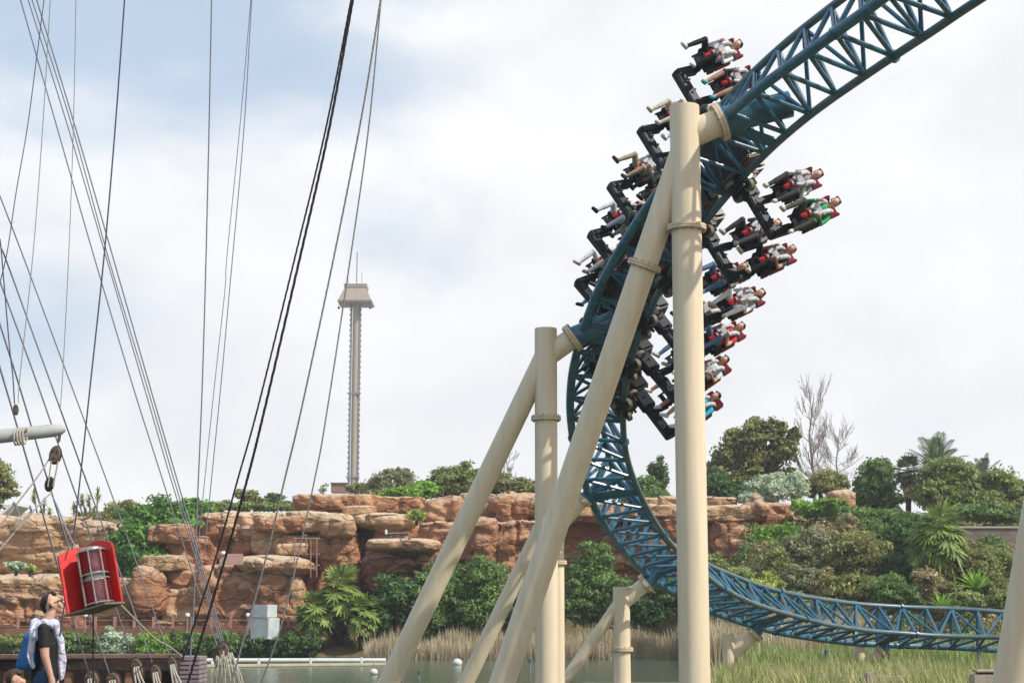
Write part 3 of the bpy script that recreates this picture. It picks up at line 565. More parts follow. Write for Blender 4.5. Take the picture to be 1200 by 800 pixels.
R_ = [  # row, side (+1 left wing in the photo, -1 right wing), inner/outer 0/1, pose, top, sleeve, trousers, lower, shoes, hair, long, label
 (0, 1, 1, 1, 'white', 'white', 'black', 'black', 'white', 'dark', 0, 'rider in white jacket and black leggings on the topmost seat left of the track'),
 (0, 1, 0, 0, 'dgrey', 'dgrey', 'black', 'skin', 'teal', 'brown', 0, 'rider with bare shins and teal shoes by the wheels of the topmost row'),
 (0, -1, 0, 0, 'grey', 'white', 'dgrey', 'dgrey', 'sole', 'dark', 0, 'dark haired rider in grey trousers seated between the track and the man in green'),
 (0, -1, 1, 1, 'green', 'green', 'olive', 'olive', 'sole', 'brown', 0, 'rider in a bright green shirt and dark olive trousers on the far right seat'),
 (1, 1, 1, 0, 'white', 'white', 'cream', 'cream', 'sole', 'brown', 0, 'rider in cream trousers beside the very top of the tallest column'),
 (1, 1, 0, 2, 'pale', 'pale', 'white', 'white', 'white', 'dark', 0, 'pale clothed rider almost covered by the top of the tallest column'),
 (1, -1, 0, 2, 'grey', 'grey', 'dgrey', 'dgrey', 'sole', 'brown', 0, 'rider in grey jacket and charcoal trousers on the inner seat of the second right wing'),
 (1, -1, 1, 1, 'dgrey', 'skin', 'black', 'black', 'sole', 'blond', 0, 'fair haired rider with bare forearms and black trousers on the second right wing'),
 (2, 1, 1, 1, 'bluegrey', 'white', 'khaki', 'khaki', 'dgrey', 'brown', 0, 'rider in khaki trousers and patterned pale shirt on the third left wing'),
 (2, 1, 0, 0, 'dgrey', 'dgrey', 'black', 'black', 'black', 'dark', 0, 'rider in black clothes next to the khaki trousered rider, against the track'),
 (2, -1, 0, 1, 'grey', 'grey', 'jeans', 'jeans', 'sole', 'brown', 0, 'rider in bright blue jeans directly right of the tallest column'),
 (2, -1, 1, 2, 'bluegrey', 'white', 'white', 'white', 'sole', 'dark', 1, 'long haired rider in white trousers and pale jacket on the third right wing'),
 (3, 1, 1, 1, 'grey', 'grey', 'pale', 'pale', 'black', 'dark', 0, 'rider in pale blue trousers with raised black shoe on the fourth left wing'),
 (3, 1, 0, 0, 'pale', 'bluegrey', 'grey', 'grey', 'dgrey', 'grey', 0, 'grey topped rider on the inner seat of the fourth left wing'),
 (3, -1, 0, 0, 'black', 'black', 'dgrey', 'dgrey', 'black', 'dark', 0, 'rider in black with face turned out, below the blue jeans rider'),
 (3, -1, 1, 0, 'crimson', 'skin', 'jeans', 'jeans', 'sole', 'brown', 0, 'rider in crimson T-shirt and washed jeans with bare forearms'),
 (4, 1, 1, 0, 'grey', 'grey', 'white', 'white', 'sole', 'brown', 0, 'rider in white trousers on the fifth left wing, beside the leaning brace'),
 (4, 1, 0, 2, 'dgrey', 'dgrey', 'black', 'black', 'dgrey', 'dark', 0, 'dark clothed rider hidden between the fifth left wing and the track'),
 (4, -1, 0, 0, 'grey', 'grey', 'jeans', 'jeans', 'sole', 'brown', 0, 'rider in jeans seen only as legs left of the tallest column'),
 (4, -1, 1, 1, 'pale', 'skin', 'black', 'skin', 'white', 'brown', 0, 'rider in pale blue top with bare arms just above the one in turquoise'),
 (5, 1, 1, 0, 'jeans', 'jeans', 'jeans', 'jeans', 'black', 'dark', 0, 'rider in dark jeans on the lowest left wing near the second column flange'),
 (5, 1, 0, 2, 'grey', 'grey', 'khaki', 'khaki', 'sole', 'dark', 0, 'rider hidden behind the leaning brace on the lowest left wing'),
 (5, -1, 0, 1, 'crimson', 'skin', 'black', 'skin', 'white', 'brown', 0, 'bare legged rider with white trainers left of the tallest column'),
 (5, -1, 1, 0, 'turq', 'turq', 'lime', 'skin', 'pale', 'dark', 0, 'dark haired rider in turquoise T-shirt on the lowest right seat'),
]
for i, (row, sd, oi, pose, top, slv, tr, lo, sh, hr, lg, lab) in enumerate(R_):
    skm = SK[i % 3 == 1]; sc = 1.24+.06*((i*37) % 7)/7
    o = link('person', BODY[pose]); Mx = CARM[row] @ Matrix.Translation((sd*SEATX[oi], SY, SZ+.12+ROW_DZ[row])) @ Matrix.Rotation(TIP, 4, 'X') @ Matrix.Rotation(rad(((i*53) % 9-4)*2.2), 4, 'Z') @ Matrix.Scale(sc, 4)
    o.matrix_world = Mx; tag(o, lab, 'person', 'riders on the coaster train')
    for k, m_ in enumerate((skm, cloth(top), cloth(tr), cloth(sh), skm if lo == 'skin' else cloth(lo), skm if slv == 'skin' else cloth(slv))):
        o.material_slots[k].link = 'OBJECT'; o.material_slots[k].material = m_
    h = link('hair', HM[lg], o, (.02 if pose == 1 else -.02 if pose == 2 else 0, 0, .72)); h.material_slots[0].link = 'OBJECT'; h.material_slots[0].material = hairm(hr)
    hx = .02 if pose == 1 else -.02 if pose == 2 else 0
    for sx in (1, -1): link('eye', EM, o, (hx+sx*.031, .083, .722))
    link('mouth', MM, o, (hx, .098, .66))
# ================================================================== VEGETATION
LM = {
 'fig': leafmat('fig_leaves', (0.194, 0.381, 0.071), (0.095, 0.206, 0.046), .35), 'dark': leafmat('dark_leaves', (0.105, 0.194, 0.055), (0.055, 0.105, 0.036), .4), 'olive': leafmat('olive_leaves', (0.312, 0.323, 0.110), (0.185, 0.206, 0.071), .3),
 'bright': leafmat('bright_leaves', (0.295, 0.492, 0.071), (0.161, 0.316, 0.050), .6), 'silver': leafmat('silver_leaves', (0.558, 0.646, 0.470), (0.360, 0.449, 0.316), .5), 'dry': leafmat('dry_scrub_leaves', (0.427, 0.354, 0.175), (0.254, 0.238, 0.104), .5),
 'mid': leafmat('mid_green_leaves', (0.194, 0.295, 0.084), (0.105, 0.183, 0.055), .4), 'yellow': leafmat('yellow_green_leaves', (0.492, 0.537, 0.116), (0.295, 0.381, 0.084), .5), 'pepper': leafmat('pepper_tree_leaves', (0.295, 0.354, 0.110), (0.190, 0.238, 0.081), .4),
 'grey': leafmat('grey_green_leaves', (0.304, 0.320, 0.165), (0.205, 0.204, 0.111), .5), 'palm': leafmat('palm_leaves', (0.287, 0.362, 0.084), (0.148, 0.216, 0.055), 1.), 'palmdry': leafmat('dry_palm_leaves', (0.670, 0.537, 0.295), (0.381, 0.295, 0.161), 1.),
 'datepalm': leafmat('date_palm_leaves', (0.172, 0.227, 0.105), (0.095, 0.129, 0.071), .8), 'yucca': leafmat('yucca_leaves', (0.360, 0.381, 0.116), (0.206, 0.227, 0.084), 1.),
}
M['bark'] = mat('bark', (.10, .075, .055), .9, .1, var=.5, vscale=5, bump=.5, bscale=12)
M['bark_pale'] = mat('pale_bark', (.36, .32, .29), .9, .1, var=.4, vscale=5)
def rnd(n): return RNG.normal(size=(n, 3))
def unit(v): return v/np.linalg.norm(v, axis=1)[:, None]
def leafcloud(ells, n, size, clumps=26, cr=.34, hollow=.5, flat=False):
    """leaf faces on the shells of many small clumps scattered through the crown volume"""
    vol = np.array([e[3]*e[4]*e[5] for e in ells])**.67; cnt = np.maximum(1, (n*vol/vol.sum()).astype(int)); Pn = []; No = []
    for e, k in zip(ells, cnt):
        nc = max(5, int(clumps*(vol[ells.index(e)]/vol.max())**.5)); d = unit(rnd(nc)); rr = hollow+(1-hollow)*RNG.random(nc)**.6
        cc = d*rr[:, None]*(.70+.28*RNG.random(nc))[:, None]; cs = cr*(.45+1.0*RNG.random(nc)); ci = RNG.integers(0, nc, k)
        q = unit(rnd(k)); q[:, 2] = np.where(q[:, 2] < -.3, -q[:, 2]*.7, q[:, 2]); q = unit(q)
        rad_ = (.3+.85*RNG.random(k)**.8); rad_ = np.where(RNG.random(k) < .10, rad_*1.35, rad_)
        pl = cc[ci]+q*(cs[ci]*rad_)[:, None]*np.array([1, 1, .85])
        nf = int(k*.26); u2 = unit(rnd(nf))*(RNG.random(nf)**.28)[:, None]*(.74+.24*np.sin(5*np.arctan2(rnd(nf)[:, 0], rnd(nf)[:, 1])))[:, None]; pl[:nf] = u2*.98
        Pn.append(np.array(e[:3])+pl*np.array(e[3:6])); No.append(unit(q+.55*rnd(k)))
    Pn = np.concatenate(Pn); No = np.concatenate(No); k = len(Pn)
    a = unit(np.cross(No, rnd(k))); b = np.cross(No, a); s = size*(.55+.9*RNG.random(k))[:, None]
    va = Pn+a*s*.95; vb = Pn+b*s*.48; vc = Pn-a*s*.95; vd = Pn-b*s*.48
    v = np.stack([va, vb, vc, vd], 1).reshape(-1, 3); q = np.arange(k*4).reshape(-1, 4); return v, q
def limb(b, p, q, r, depth, rng, bend=.12, mi=0):
    p = V(p); q = V(q); L = (q-p).length; m = (p+q)/2+V((rng.uniform(-1, 1), rng.uniform(-1, 1), rng.uniform(-.5, .5)))*L*bend
    b.tube([p, p*.25+m*.5+q*.25+(m-p)*.0, m*.5+q*.5, q], [r, r*.8, r*.65, r*.42], 6, mi=mi)
def plant(name, label, cat, ells, n, size, lm, trunk=None, group=None, mats=None, **kw):
    """ells given as (px, py, depth, half width px, half height px[, depth m])"""
    E_ = []; bx = 0
    for e in ells:
        c = at(e[0], e[1], e[2]); k = e[2]/FPX; rx = e[3]*k; rz = e[4]*k; ry = e[5] if len(e) > 5 else (rx+rz)*.55; E_.append((c.x, c.y, c.z, rx, ry, rz))
    xc = sum(e[0] for e in E_)/len(E_); yc = sum(e[1] for e in E_)/len(E_); zb = float(hgt(np.array(xc), np.array(yc))); low = min(e[2]-e[5] for e in E_)
    zb = low+.15 if trunk is None else zb
    root = thing(name, label, cat, (xc, yc, zb), group)
    v, q = leafcloud(E_, n, size, **kw); v = v-np.array([xc, yc, zb]); link('crown' if trunk else 'foliage', npmesh('leaves', v, q, [LM[lm]]), root)
    b = MB(); rng = random.Random(len(label)*7+int(xc*10)); r = (trunk or .10)
    zt = max(e[2] for e in E_)
    fork = V((xc, yc, max(zb+.4, min(e[2]-e[5]*.5 for e in E_)))) if trunk else V((xc, yc, zb+.15)); b.tube([V((xc, yc, zb-.4)), V((xc+r*.4, yc, (zb+fork.z)/2)), fork], [r*1.25, r, r*.85], 8)
    for e in E_:
        for _ in range(4 if trunk else 3):
            d = V((rng.uniform(-.7, .7)*e[3], rng.uniform(-.7, .7)*e[4], rng.uniform(.0, .75)*e[5])); limb(b, fork, V(e[:3])+d, r*.5, 1, rng)
    b.build('trunk' if trunk else 'stem', M['bark'], root)
    return root
def bare_tree(label, px, py0, py1, d, wpx, seed, mtl='bark_pale', dens=5):
    k = d/FPX; base = at(px, py0, d); top = at(px, py1, d); z = float(hgt(np.array(base.x), np.array(base.y))); base.z = min(base.z, z) if base.z-z < 6 else base.z
    root = thing('bare_tree', label, 'tree', tuple(base)); H = top.z-base.z; W = wpx*k*1.25; rng = random.Random(seed); b = MB(); tw = MB()
    b.tube([base, base+V((.05*H*.2, 0, H*.35)), base+V((-.02*H, 0, H*.7)), top], [H*.016, H*.012, H*.007, .02], 8)
    for i in range(20):
        f = .30+.68*i/20; p = base+V((0, 0, H*f)); a = rng.uniform(0, 6.28); L = W*(1.05-.6*f)*rng.uniform(.6, 1); q = p+V((math.cos(a)*L, math.sin(a)*L, H*rng.uniform(.05, .2)*(1.1-.5*f)))
        limb(b, p, q, (H*.006+.008)*(1.15-f), 1, rng)
        for j in range(dens):
            g = rng.uniform(.3, 1); s = p.lerp(q, g); a2 = a+rng.uniform(-1.3, 1.3); L2 = L*rng.uniform(.25, .5); e = s+V((math.cos(a2)*L2, math.sin(a2)*L2, H*rng.uniform(.04, .15))); tw.tube([s, (s+e)/2+V((0, 0, .1)), e], [.017, .012, .008], 4)
            for _ in range(5):
                a3 = a2+rng.uniform(-1.2, 1.2); L3 = L2*.5; s3 = s.lerp(e, rng.uniform(.3, 1)); e3 = s3+V((math.cos(a3)*L3, math.sin(a3)*L3, rng.uniform(.0, .08)*H)); tw.tube([s3, e3], [.014, .008], 4)
    b.build('trunk', M[mtl], root); tw.build('twigs', M[mtl], root)
def frond(vs, qs, base, dir_, up, L, W, arch, n=14, fan=False, rng=random, seg=.35):
    """a palm leaf: arching rib with leaflets on both sides (pinnate) or a stalk ending in a folded fan"""
    dir_ = dir_.normalized(); side = dir_.cross(V((0, 0, 1))).normalized() if abs(dir_.z) < .98 else V((1, 0, 0))
    def pt(t): return base+dir_*L*t+V((0, 0, -arch*L*t*t))
    def quad(a, b, c, d):
        k = len(vs); vs.extend([tuple(a), tuple(b), tuple(c), tuple(d)]); qs.append((k, k+1, k+2, k+3))
    w = .02*L
    for i in range(5): quad(pt(i/5)-side*w, pt(i/5)+side*w, pt((i+1)/5)+side*w*.6, pt((i+1)/5)-side*w*.6)
    if fan:
        c = pt(.55); d = (pt(.8)-pt(.5)).normalized(); s2 = side; nrm = s2.cross(d)
        for i in range(n):
            a = rad(-105+210*i/(n-1)); v = d*math.cos(a)+s2*math.sin(a)+nrm*rng.uniform(-.08, .08); e = c+v*L*.5*rng.uniform(.85, 1.05)+V((0, 0, -L*.07*rng.uniform(0, 1.6))); pr = v.cross(nrm).normalized()*W*.5
            m = c+(e-c)*.6; quad(c-pr*.2, m-pr, e, m+pr)
    else:
        for i in range(n):
            t = .18+.8*i/n; p = pt(t); d = (pt(min(1, t+.05))-pt(t-.05)).normalized(); l = L*seg*math.sin(math.pi*min(1, .15+t*.82))**.7
            for sg in (1, -1):
                v = (side*sg*.8+d*.75+V((0, 0, .22+rng.uniform(-.15, .1)))).normalized(); e = p+v*l+V((0, 0, -.12*l)); m = p+v*l*.5; quad(p-d*W*.3, m-d*W*.5, e, m+d*W*.5)
def palm(name, label, px, pybase, pytop, d, Lpx, n, fan, mt='palm', trunk_r=.22, seed=1, droop=.35, skirt=0, W=.10, wide=1.0, leaflets=16):
    k = d/FPX; b0 = at(px, pybase, d); t0 = at(px, pytop, d); root = thing(name, label, 'palm tree', tuple(b0)); rng = random.Random(seed); vs = []; qs = []; L = Lpx*k
    m = MB(); m.tube([b0-V((0, 0, .5)), (b0+t0)/2+V((.06, 0, 0)), t0], [trunk_r*1.15, trunk_r, trunk_r*1.1], 12); m.build('trunk', M['bark'], root)
    for i in range(n):
        az = 2.4*i+rng.uniform(-.3, .3); el = rad(82-118*((i+.5)/n)**.9*wide); dr = V((math.cos(az)*math.cos(el), math.sin(az)*math.cos(el), math.sin(el))); frond(vs, qs, t0, dr, None, L*rng.uniform(.85, 1.1), W, droop*(.5+math.cos(el)), leaflets, fan, rng)
    v = np.array(vs)-np.array(b0); link('crown', npmesh('fronds', v, np.array(qs), [LM[mt]]), root)
    if skirt:
        vs = []; qs = []
        for i in range(skirt):
            az = 2.4*i; el = rad(rng.uniform(-80, -35)); dr = V((math.cos(az)*math.cos(el), math.sin(az)*math.cos(el), math.sin(el))); frond(vs, qs, t0-V((0, 0, rng.uniform(0, .8))), dr, None, L*rng.uniform(.7, 1.0), W, .25, leaflets, fan, rng)
        v = np.array(vs)-np.array(b0); link('dead_fronds', npmesh('dead_fronds', v, np.array(qs), [LM['palmdry']]), root)
    return root
# ---- left background
plant('pine_tree', 'olive green tree cut off by the left edge above the pale hut', 'tree', [(-14, 556, 128, 36, 22), (-26, 584, 128, 38, 22), (6, 572, 128, 17, 16)], 9000, .17, 'olive', .3, clumps=30, cr=.3)
plant('fig_tree', 'big bright green broad leaved bush filling the gap between the rock masses', 'bush', [(196, 610, 116, 46, 28), (160, 634, 115, 34, 36), (232, 598, 117, 26, 16), (172, 660, 114, 38, 30), (140, 664, 114.5, 16, 24), (210, 640, 117, 40, 34)], 30000, .17, 'fig', .2, clumps=46, cr=.26)
plant('shrub', 'greyish scrub behind the left rocks, left of the bright broad bush', 'bush', [(150, 603, 124, 30, 18), (122, 612, 124, 22, 14)], 7000, .13, 'olive', None)
plant('shrub', 'dull green scrub on top of the left boulder below the flowering stalks', 'bush', [(104, 612, 121, 18, 12), (88, 616, 121, 10, 9)], 3500, .13, 'dry', None)
plant('shrub', 'small pale tuft of grass like scrub on the ledge near the left edge', 'bush', [(19, 664, 109.4, 12, 6, .5)], 900, .13, 'silver', None)
plant('shrub', 'small olive tuft on the ledge left of the red lantern', 'bush', [(36, 666, 109.4, 6, 5, .4)], 500, .12, 'yellow', None)
def stalks(label, pts, d, seed):
    b0 = at(sum(p[0] for p in pts)/len(pts), 622, d); root = thing('flowering_agave', label, 'plant', tuple(b0)); rng = random.Random(seed)
    for (x, y) in pts:
        t = at(x, y, d); s = V((b0.x+(t.x-b0.x)*.4, b0.y, b0.z)); v = []; q = []; b = MB(); b.tube([s, s.lerp(t, .5)+V((.08, 0, 0)), t], [.10, .07, .05], 6); b.build('stem', M['bark_pale'], root)
        for i in range(60):
            a = rng.uniform(0, 6.28); el = rng.uniform(-.3, 1.4); o_ = t+V((0, 0, -rng.random()*.9)); e = o_+V((math.cos(a)*math.cos(el), math.sin(a)*math.cos(el), math.sin(el)))*rng.uniform(.3, .55); w = V((-math.sin(a), math.cos(a), 0))*.06; k = len(v); v += [tuple(o_-w*.4), tuple(o_.lerp(e, .5)-w), tuple(e), tuple(o_.lerp(e, .5)+w)]; q.append((k, k+1, k+2, k+3))
        link('leaf_tuft', npmesh('tuft', np.array(v)-np.array(b0), np.array(q), [LM['yucca']]), root)
stalks('clump of tall stalks topped with yellowish leaf tufts on the left cliff top', [(87, 590), (96, 582), (104, 581), (115, 574), (110, 597), (122, 600), (128, 604), (92, 604), (100, 600)], 119, 3)
stalks('tufted yucca on the left rocks directly below the hanging tackle', [(40, 578), (52, 588), (48, 600), (58, 598), (44, 610), (36, 602)], 119, 5)
hut = thing('hut', 'pale sloping roof of a small hut behind the left rocks at the photo edge', 'hut', tuple(at(6, 622, 122)))
b = MB(); r0, r1, r2 = at(-24, 622, 121), at(16, 588, 121), at(30, 622, 121); dy = V((0, 4, 0)); b.add([r0, r1, r1+dy, r0+dy, r0+V((0, 0, -.2)), r1+V((0, 0, -.2)), r1+dy+V((0, 0, -.2)), r0+dy+V((0, 0, -.2))], [(0, 1, 2, 3), (4, 7, 6, 5), (0, 4, 5, 1), (3, 2, 6, 7), (1, 5, 6, 2), (0, 3, 7, 4)]); b.build('roof', mat('pale_roof', (.6, .6, .58), .7), hut)
b = MB(); b.tube([r1, r2], .09, 6); b.tube([at(12, 606, 121), at(25, 606, 121)], .06, 6); b.tube([at(8, 613, 121), at(28, 614, 121)], .06, 6); b.tube([r1+dy, r2+dy], .09, 6); b.build('frame', mat('slate_frame', (.10, .14, .17), .6), hut)
plant('pine_tree', 'thin umbrella shaped olive pine on the skyline right of the dark ropes', 'tree', [(292, 584, 150, 14, 10), (281, 578, 150, 8, 7), (302, 588, 150, 10, 8)], 2600, .14, 'olive', .16, clumps=16)
plant('round_tree', 'small dark rounded tree on the skyline left of the brown cap rock', 'tree', [(321, 584, 165, 12, 8)], 1300, .14, 'dark', .12)
plant('shrub', 'low distant scrub on the skyline above the middle cliff', 'bush', [(262, 592, 150, 14, 7), (336, 592, 150, 12, 5)], 2200, .14, 'grey', None)
plant('spindly_tree', 'tiny faint feathery tree beside the foot of the drop tower', 'tree', [(378, 573, 230, 6, 7)], 240, .15, 'grey', .08, clumps=8)
plant('oak_tree', 'rounded grey green tree behind the cliff right of the drop tower', 'tree', [(458, 566, 165, 28, 17), (440, 574, 165, 22, 10), (472, 560, 165, 16, 12)], 9000, .19, 'grey', .3, clumps=34)
plant('oak_tree', 'small olive tree hugging the foot of the drop tower', 'tree', [(422, 572, 172, 17, 8)], 2400, .18, 'olive', .2)
plant('shrub', 'bright yellow green bush along the cliff top right of the drop tower', 'bush', [(470, 578, 128, 24, 8), (496, 574, 130, 18, 10), (450, 582, 128, 12, 5)], 6500, .15, 'bright', None)
plant('olive_tree', 'loose pale olive tree behind the cliff, left of the leaning brace of the second column', 'tree', [(520, 564, 140, 24, 14), (545, 556, 140, 22, 14), (500, 570, 140, 16, 9)], 7500, .16, 'pepper', .2, cr=.28)
plant('olive_tree', 'straggly olive scrub behind the cliff between the brace and the second column', 'tree', [(582, 566, 135, 26, 14), (610, 572, 135, 24, 12), (560, 572, 135, 18, 9)], 7500, .15, 'olive', .2, cr=.26)
bare_tree('pale leafless tree rising behind the cliff left of the second column', 592, 590, 530, 134, 22, 4)
plant('shrub', 'round yellow green shrub growing on a ledge of the middle cliff', 'bush', [(488, 604, 113, 11, 7, 1.0)], 1500, .12, 'yellow', None)
plant('oak_tree', 'mid green trees seen through the coaster curve above the cliff', 'tree', [(758, 580, 140, 24, 20), (736, 590, 140, 14, 12), (776, 590, 138, 18, 14)], 9000, .17, 'mid', .25)
plant('pine_tree', 'darker conifer just left of the tallest column above the cliff', 'tree', [(772, 556, 150, 13, 20), (764, 574, 150, 18, 14)], 5000, .17, 'dark', .25)
plant('shrub', 'soft low olive scrub along the skyline behind the left middle cliff', 'bush', [(252, 594, 140, 22, 7), (284, 594, 140, 22, 6), (316, 594, 141, 24, 6), (338, 595, 141, 14, 5)], 6000, .14, 'pepper', None)
plant('shrub', 'continuous pale olive scrub on the skyline between drop tower and second column', 'bush', [(446, 580, 150, 30, 8), (492, 576, 150, 30, 10), (534, 572, 150, 34, 13), (580, 574, 148, 34, 13), (618, 574, 148, 30, 12)], 22000, .15, 'olive', None, clumps=50, cr=.25)
# ---- right background
plant('pine_tree', 'tallest dark green tree of the skyline, right of the lowest riders', 'tree', [(884, 512, 138, 26, 24), (906, 502, 138, 20, 16), (862, 516, 138, 18, 16), (848, 534, 138, 20, 18), (918, 528, 138, 22, 22), (930, 512, 138, 10, 12), (880, 534, 138, 26, 22), (846, 556, 138, 24, 24), (876, 556, 138, 34, 26), (910, 560, 139, 28, 22), (834, 572, 138, 18, 22)], 30000, .17, 'olive', .45, clumps=34, cr=.26, hollow=.35)
plant('pine_tree', 'shaded evergreen beneath the tallest tree, beside the tallest column', 'tree', [(834, 570, 134, 20, 16), (858, 578, 134, 20, 14)], 8000, .17, 'dark', .25)
plant('silver_shrub', 'silvery grey green shrub in front of the tallest skyline tree', 'bush', [(902, 574, 124, 30, 20), (930, 570, 125, 20, 20), (880, 584, 123, 16, 10)], 14000, .14, 'silver', None, cr=.24)
bare_tree('tall leafless tree standing alone against the sky on the right', 954, 590, 460, 137, 30, 8, 'bark_pale', 7)
bare_tree('shorter leafless grey tree right of the tall leafless one', 984, 590, 504, 140, 36, 12, 'bark_pale', 7)
plant('pine_tree', 'small dark olive tree below the shorter leafless tree', 'tree', [(972, 566, 132, 22, 16), (950, 572, 133, 12, 12)], 7000, .16, 'olive', .2)
plant('oak_tree', 'dense upright green tree between the leafless trees and the date palm', 'tree', [(1026, 562, 128, 26, 30), (1012, 584, 128, 18, 20), (1040, 588, 128, 22, 22)], 15000, .16, 'mid', .3, clumps=44, cr=.2)
palm('date_palm', 'date palm with stiff fronds rising highest above the trees on the right', 1097, 610, 548, 124, 44, 24, False, 'datepalm', .3, 2, .16, wide=.72, leaflets=30, W=.07)
palm('date_palm', 'second date palm half sunk in the trees at the far right', 1152, 610, 560, 127, 32, 14, False, 'datepalm', .3, 6, .16, wide=.6, leaflets=26, W=.07)
palm('fan_palm', 'dark fan palm at the left edge of the rounded tree group', 1064, 600, 552, 124, 24, 26, True, 'datepalm', .2, 9, .3, skirt=10, W=.16)
plant('pepper_tree', 'large rounded grey green tree under the highest date palm', 'tree', [(1112, 556, 121, 34, 24), (1092, 578, 120, 28, 22), (1128, 584, 120, 30, 24)], 24000, .15, 'pepper', .4, clumps=60, cr=.2)
plant('pepper_tree', 'rounded grey green tree at the far right of the skyline', 'tree', [(1172, 568, 123, 28, 26), (1196, 588, 122, 26, 24), (1160, 592, 120, 24, 20), (1222, 580, 124, 30, 26)], 22000, .15, 'pepper', .4, clumps=60, cr=.2)
plant('pepper_tree', 'low rounded tree just above the grey retaining wall', 'tree', [(1150, 600, 114, 30, 14), (1180, 604, 114, 24, 12)], 9000, .14, 'mid', .25)
wal = thing('retaining_wall', 'grey brown concrete retaining wall behind bushes at the far right', 'wall', tuple(at(1165, 690, 111)))
b = MB(); c = at(1180, 650, 111); b.box(c, (8.5, .4, 3.6)); b.build('wall_panel', mat('wall_concrete', (.22, .18, .15), .9, .1, var=.3, vscale=1.5, bump=.3), wal)
b = MB(); b.box(c+V((0, 0, 1.88)), (8.5, .6, .12)); b.build('coping', mat('coping_stone', (.40, .36, .31), .9), wal)
plant('ivy', 'bright green ivy draped over the red rock right of the tallest column', 'ivy', [(902, 640, 111, 27, 28, 1.1), (920, 624, 111, 18, 14, .9), (888, 664, 110, 14, 20, .9)], 13000, .12, 'bright', None, cr=.2, hollow=.2)
plant('hedge', 'bright green hanging hedge along the cliff top below the bare trees', 'hedge', [(940, 594, 115, 16, 10, 1.2), (972, 592, 115, 20, 9, 1.2), (956, 598, 115, 30, 8, 1.2)], 9000, .13, 'bright', None, cr=.22)
plant('hedge', 'darker green hedge running right from the lone orange boulder', 'hedge', [(1010, 602, 113, 34, 10, 1.4), (1050, 606, 112, 30, 10, 1.4), (1076, 616, 110, 26, 14, 1.4)], 11000, .14, 'mid', None, cr=.24)
bush = [
 ('olive green scrub above the track directly right of the tallest column', [(836, 672, 100, 26, 26), (862, 684, 99, 26, 22)], 9000, .12, 'pepper'),
 ('yellowish olive bush above the track left of the ivy foot', [(884, 694, 97, 28, 20), (904, 690, 98, 18, 20)], 8000, .12, 'yellow'),
 ('tall grey olive scrub right of the ivy', [(950, 650, 106, 32, 36), (934, 684, 101, 26, 24)], 15000, .13, 'grey'),
 ('dry brownish scrub under the rock edge above the track middle', [(968, 628, 109, 30, 20), (996, 620, 109, 20, 20)], 9000, .13, 'dry'),
 ('large olive scrub in the centre of the right slope', [(1008, 652, 103, 36, 38), (1000, 690, 98, 36, 22)], 19000, .13, 'olive'),
 ('shadowy dark shrub left of the leaning fan palm', [(1056, 634, 105, 24, 34), (1050, 670, 102, 22, 26)], 13000, .14, 'dark'),
 ('green scrub below the shadowy dark shrub', [(1040, 694, 96, 30, 22), (1066, 700, 95, 20, 16)], 9000, .12, 'mid'),
 ('grey twiggy scrub below the fan palm crown', [(1088, 690, 96, 22, 28)], 8000, .12, 'dry'),
 ('leafy olive bush below the retaining wall', [(1142, 676, 99, 30, 38), (1166, 690, 97, 22, 24), (1120, 700, 95, 20, 18)], 17000, .13, 'olive'),
 ('low sunny bush by the track near the right edge', [(1130, 704, 92, 30, 12), (1176, 704, 92, 22, 14)], 6000, .12, 'pepper'),
 ('low mixed scrub behind the lower track near the middle of the slope', [(926, 706, 94, 30, 16), (968, 712, 92, 34, 14)], 9000, .12, 'pepper'),
]
bush += [
 ('soft olive scrub filling the slope under the rock edge', [(912, 668, 104, 26, 26), (980, 668, 104, 26, 26)], 12000, .12, 'olive'),
 ('brownish twiggy shrub between the ivy and the big olive scrub', [(966, 690, 99, 22, 26)], 8000, .12, 'dry'),
 ('dull green bush at the top of the right slope beside the palm crown', [(1076, 628, 108, 20, 20), (1020, 622, 109, 24, 16)], 9000, .13, 'mid'),
 ('pale scrub between the green agave and the right edge', [(1178, 668, 101, 22, 28)], 8000, .12, 'pepper'),
]
for lab, e, n, s, lm in bush: plant('bush', lab, 'bush', e, n, s, lm, None, 'bushes on the right hand slope', cr=.26)
palm('fan_palm', 'leaning fan palm with a shaggy drooping crown in the middle of the right bushes', 1100, 716, 622, 100, 46, 50, True, 'palm', .28, 21, .55, skirt=26, W=.2, wide=1.25, leaflets=15)
def rosette(label, px, py, d, n, L, mt, seed, name='agave'):
    p0 = at(px, py, d); root = thing(name, label, 'plant', tuple(p0)); vs = []; rng = random.Random(seed); b = MB()
    for i in range(n):
        a = 2.4*i; el = rad(75-60*i/n); dr = V((math.cos(a)*math.cos(el), math.sin(a)*math.cos(el), math.sin(el))); sd_ = V((-math.sin(a), math.cos(a), 0)); l = L*rng.uniform(.8, 1.1); w = L*.085
        m = p0+dr*l*.45; e = p0+dr*l+V((0, 0, -l*.1)); b.add([p0-sd_*w*.6, m-sd_*w, e, m+sd_*w, p0+sd_*w*.6, m-V((0, 0, .05))], [(0, 1, 5), (1, 2, 5), (2, 3, 5), (3, 4, 5), (4, 0, 5)])
    b.build('leaves', LM[mt], root); return root
rosette('bright green agave rosette right of the fan palm trunk', 1145, 690, 90, 26, 1.5, 'bright', 3)
rosette('bright green agave low beside the fan palm foot', 1104, 712, 88, 22, 1.1, 'bright', 4)
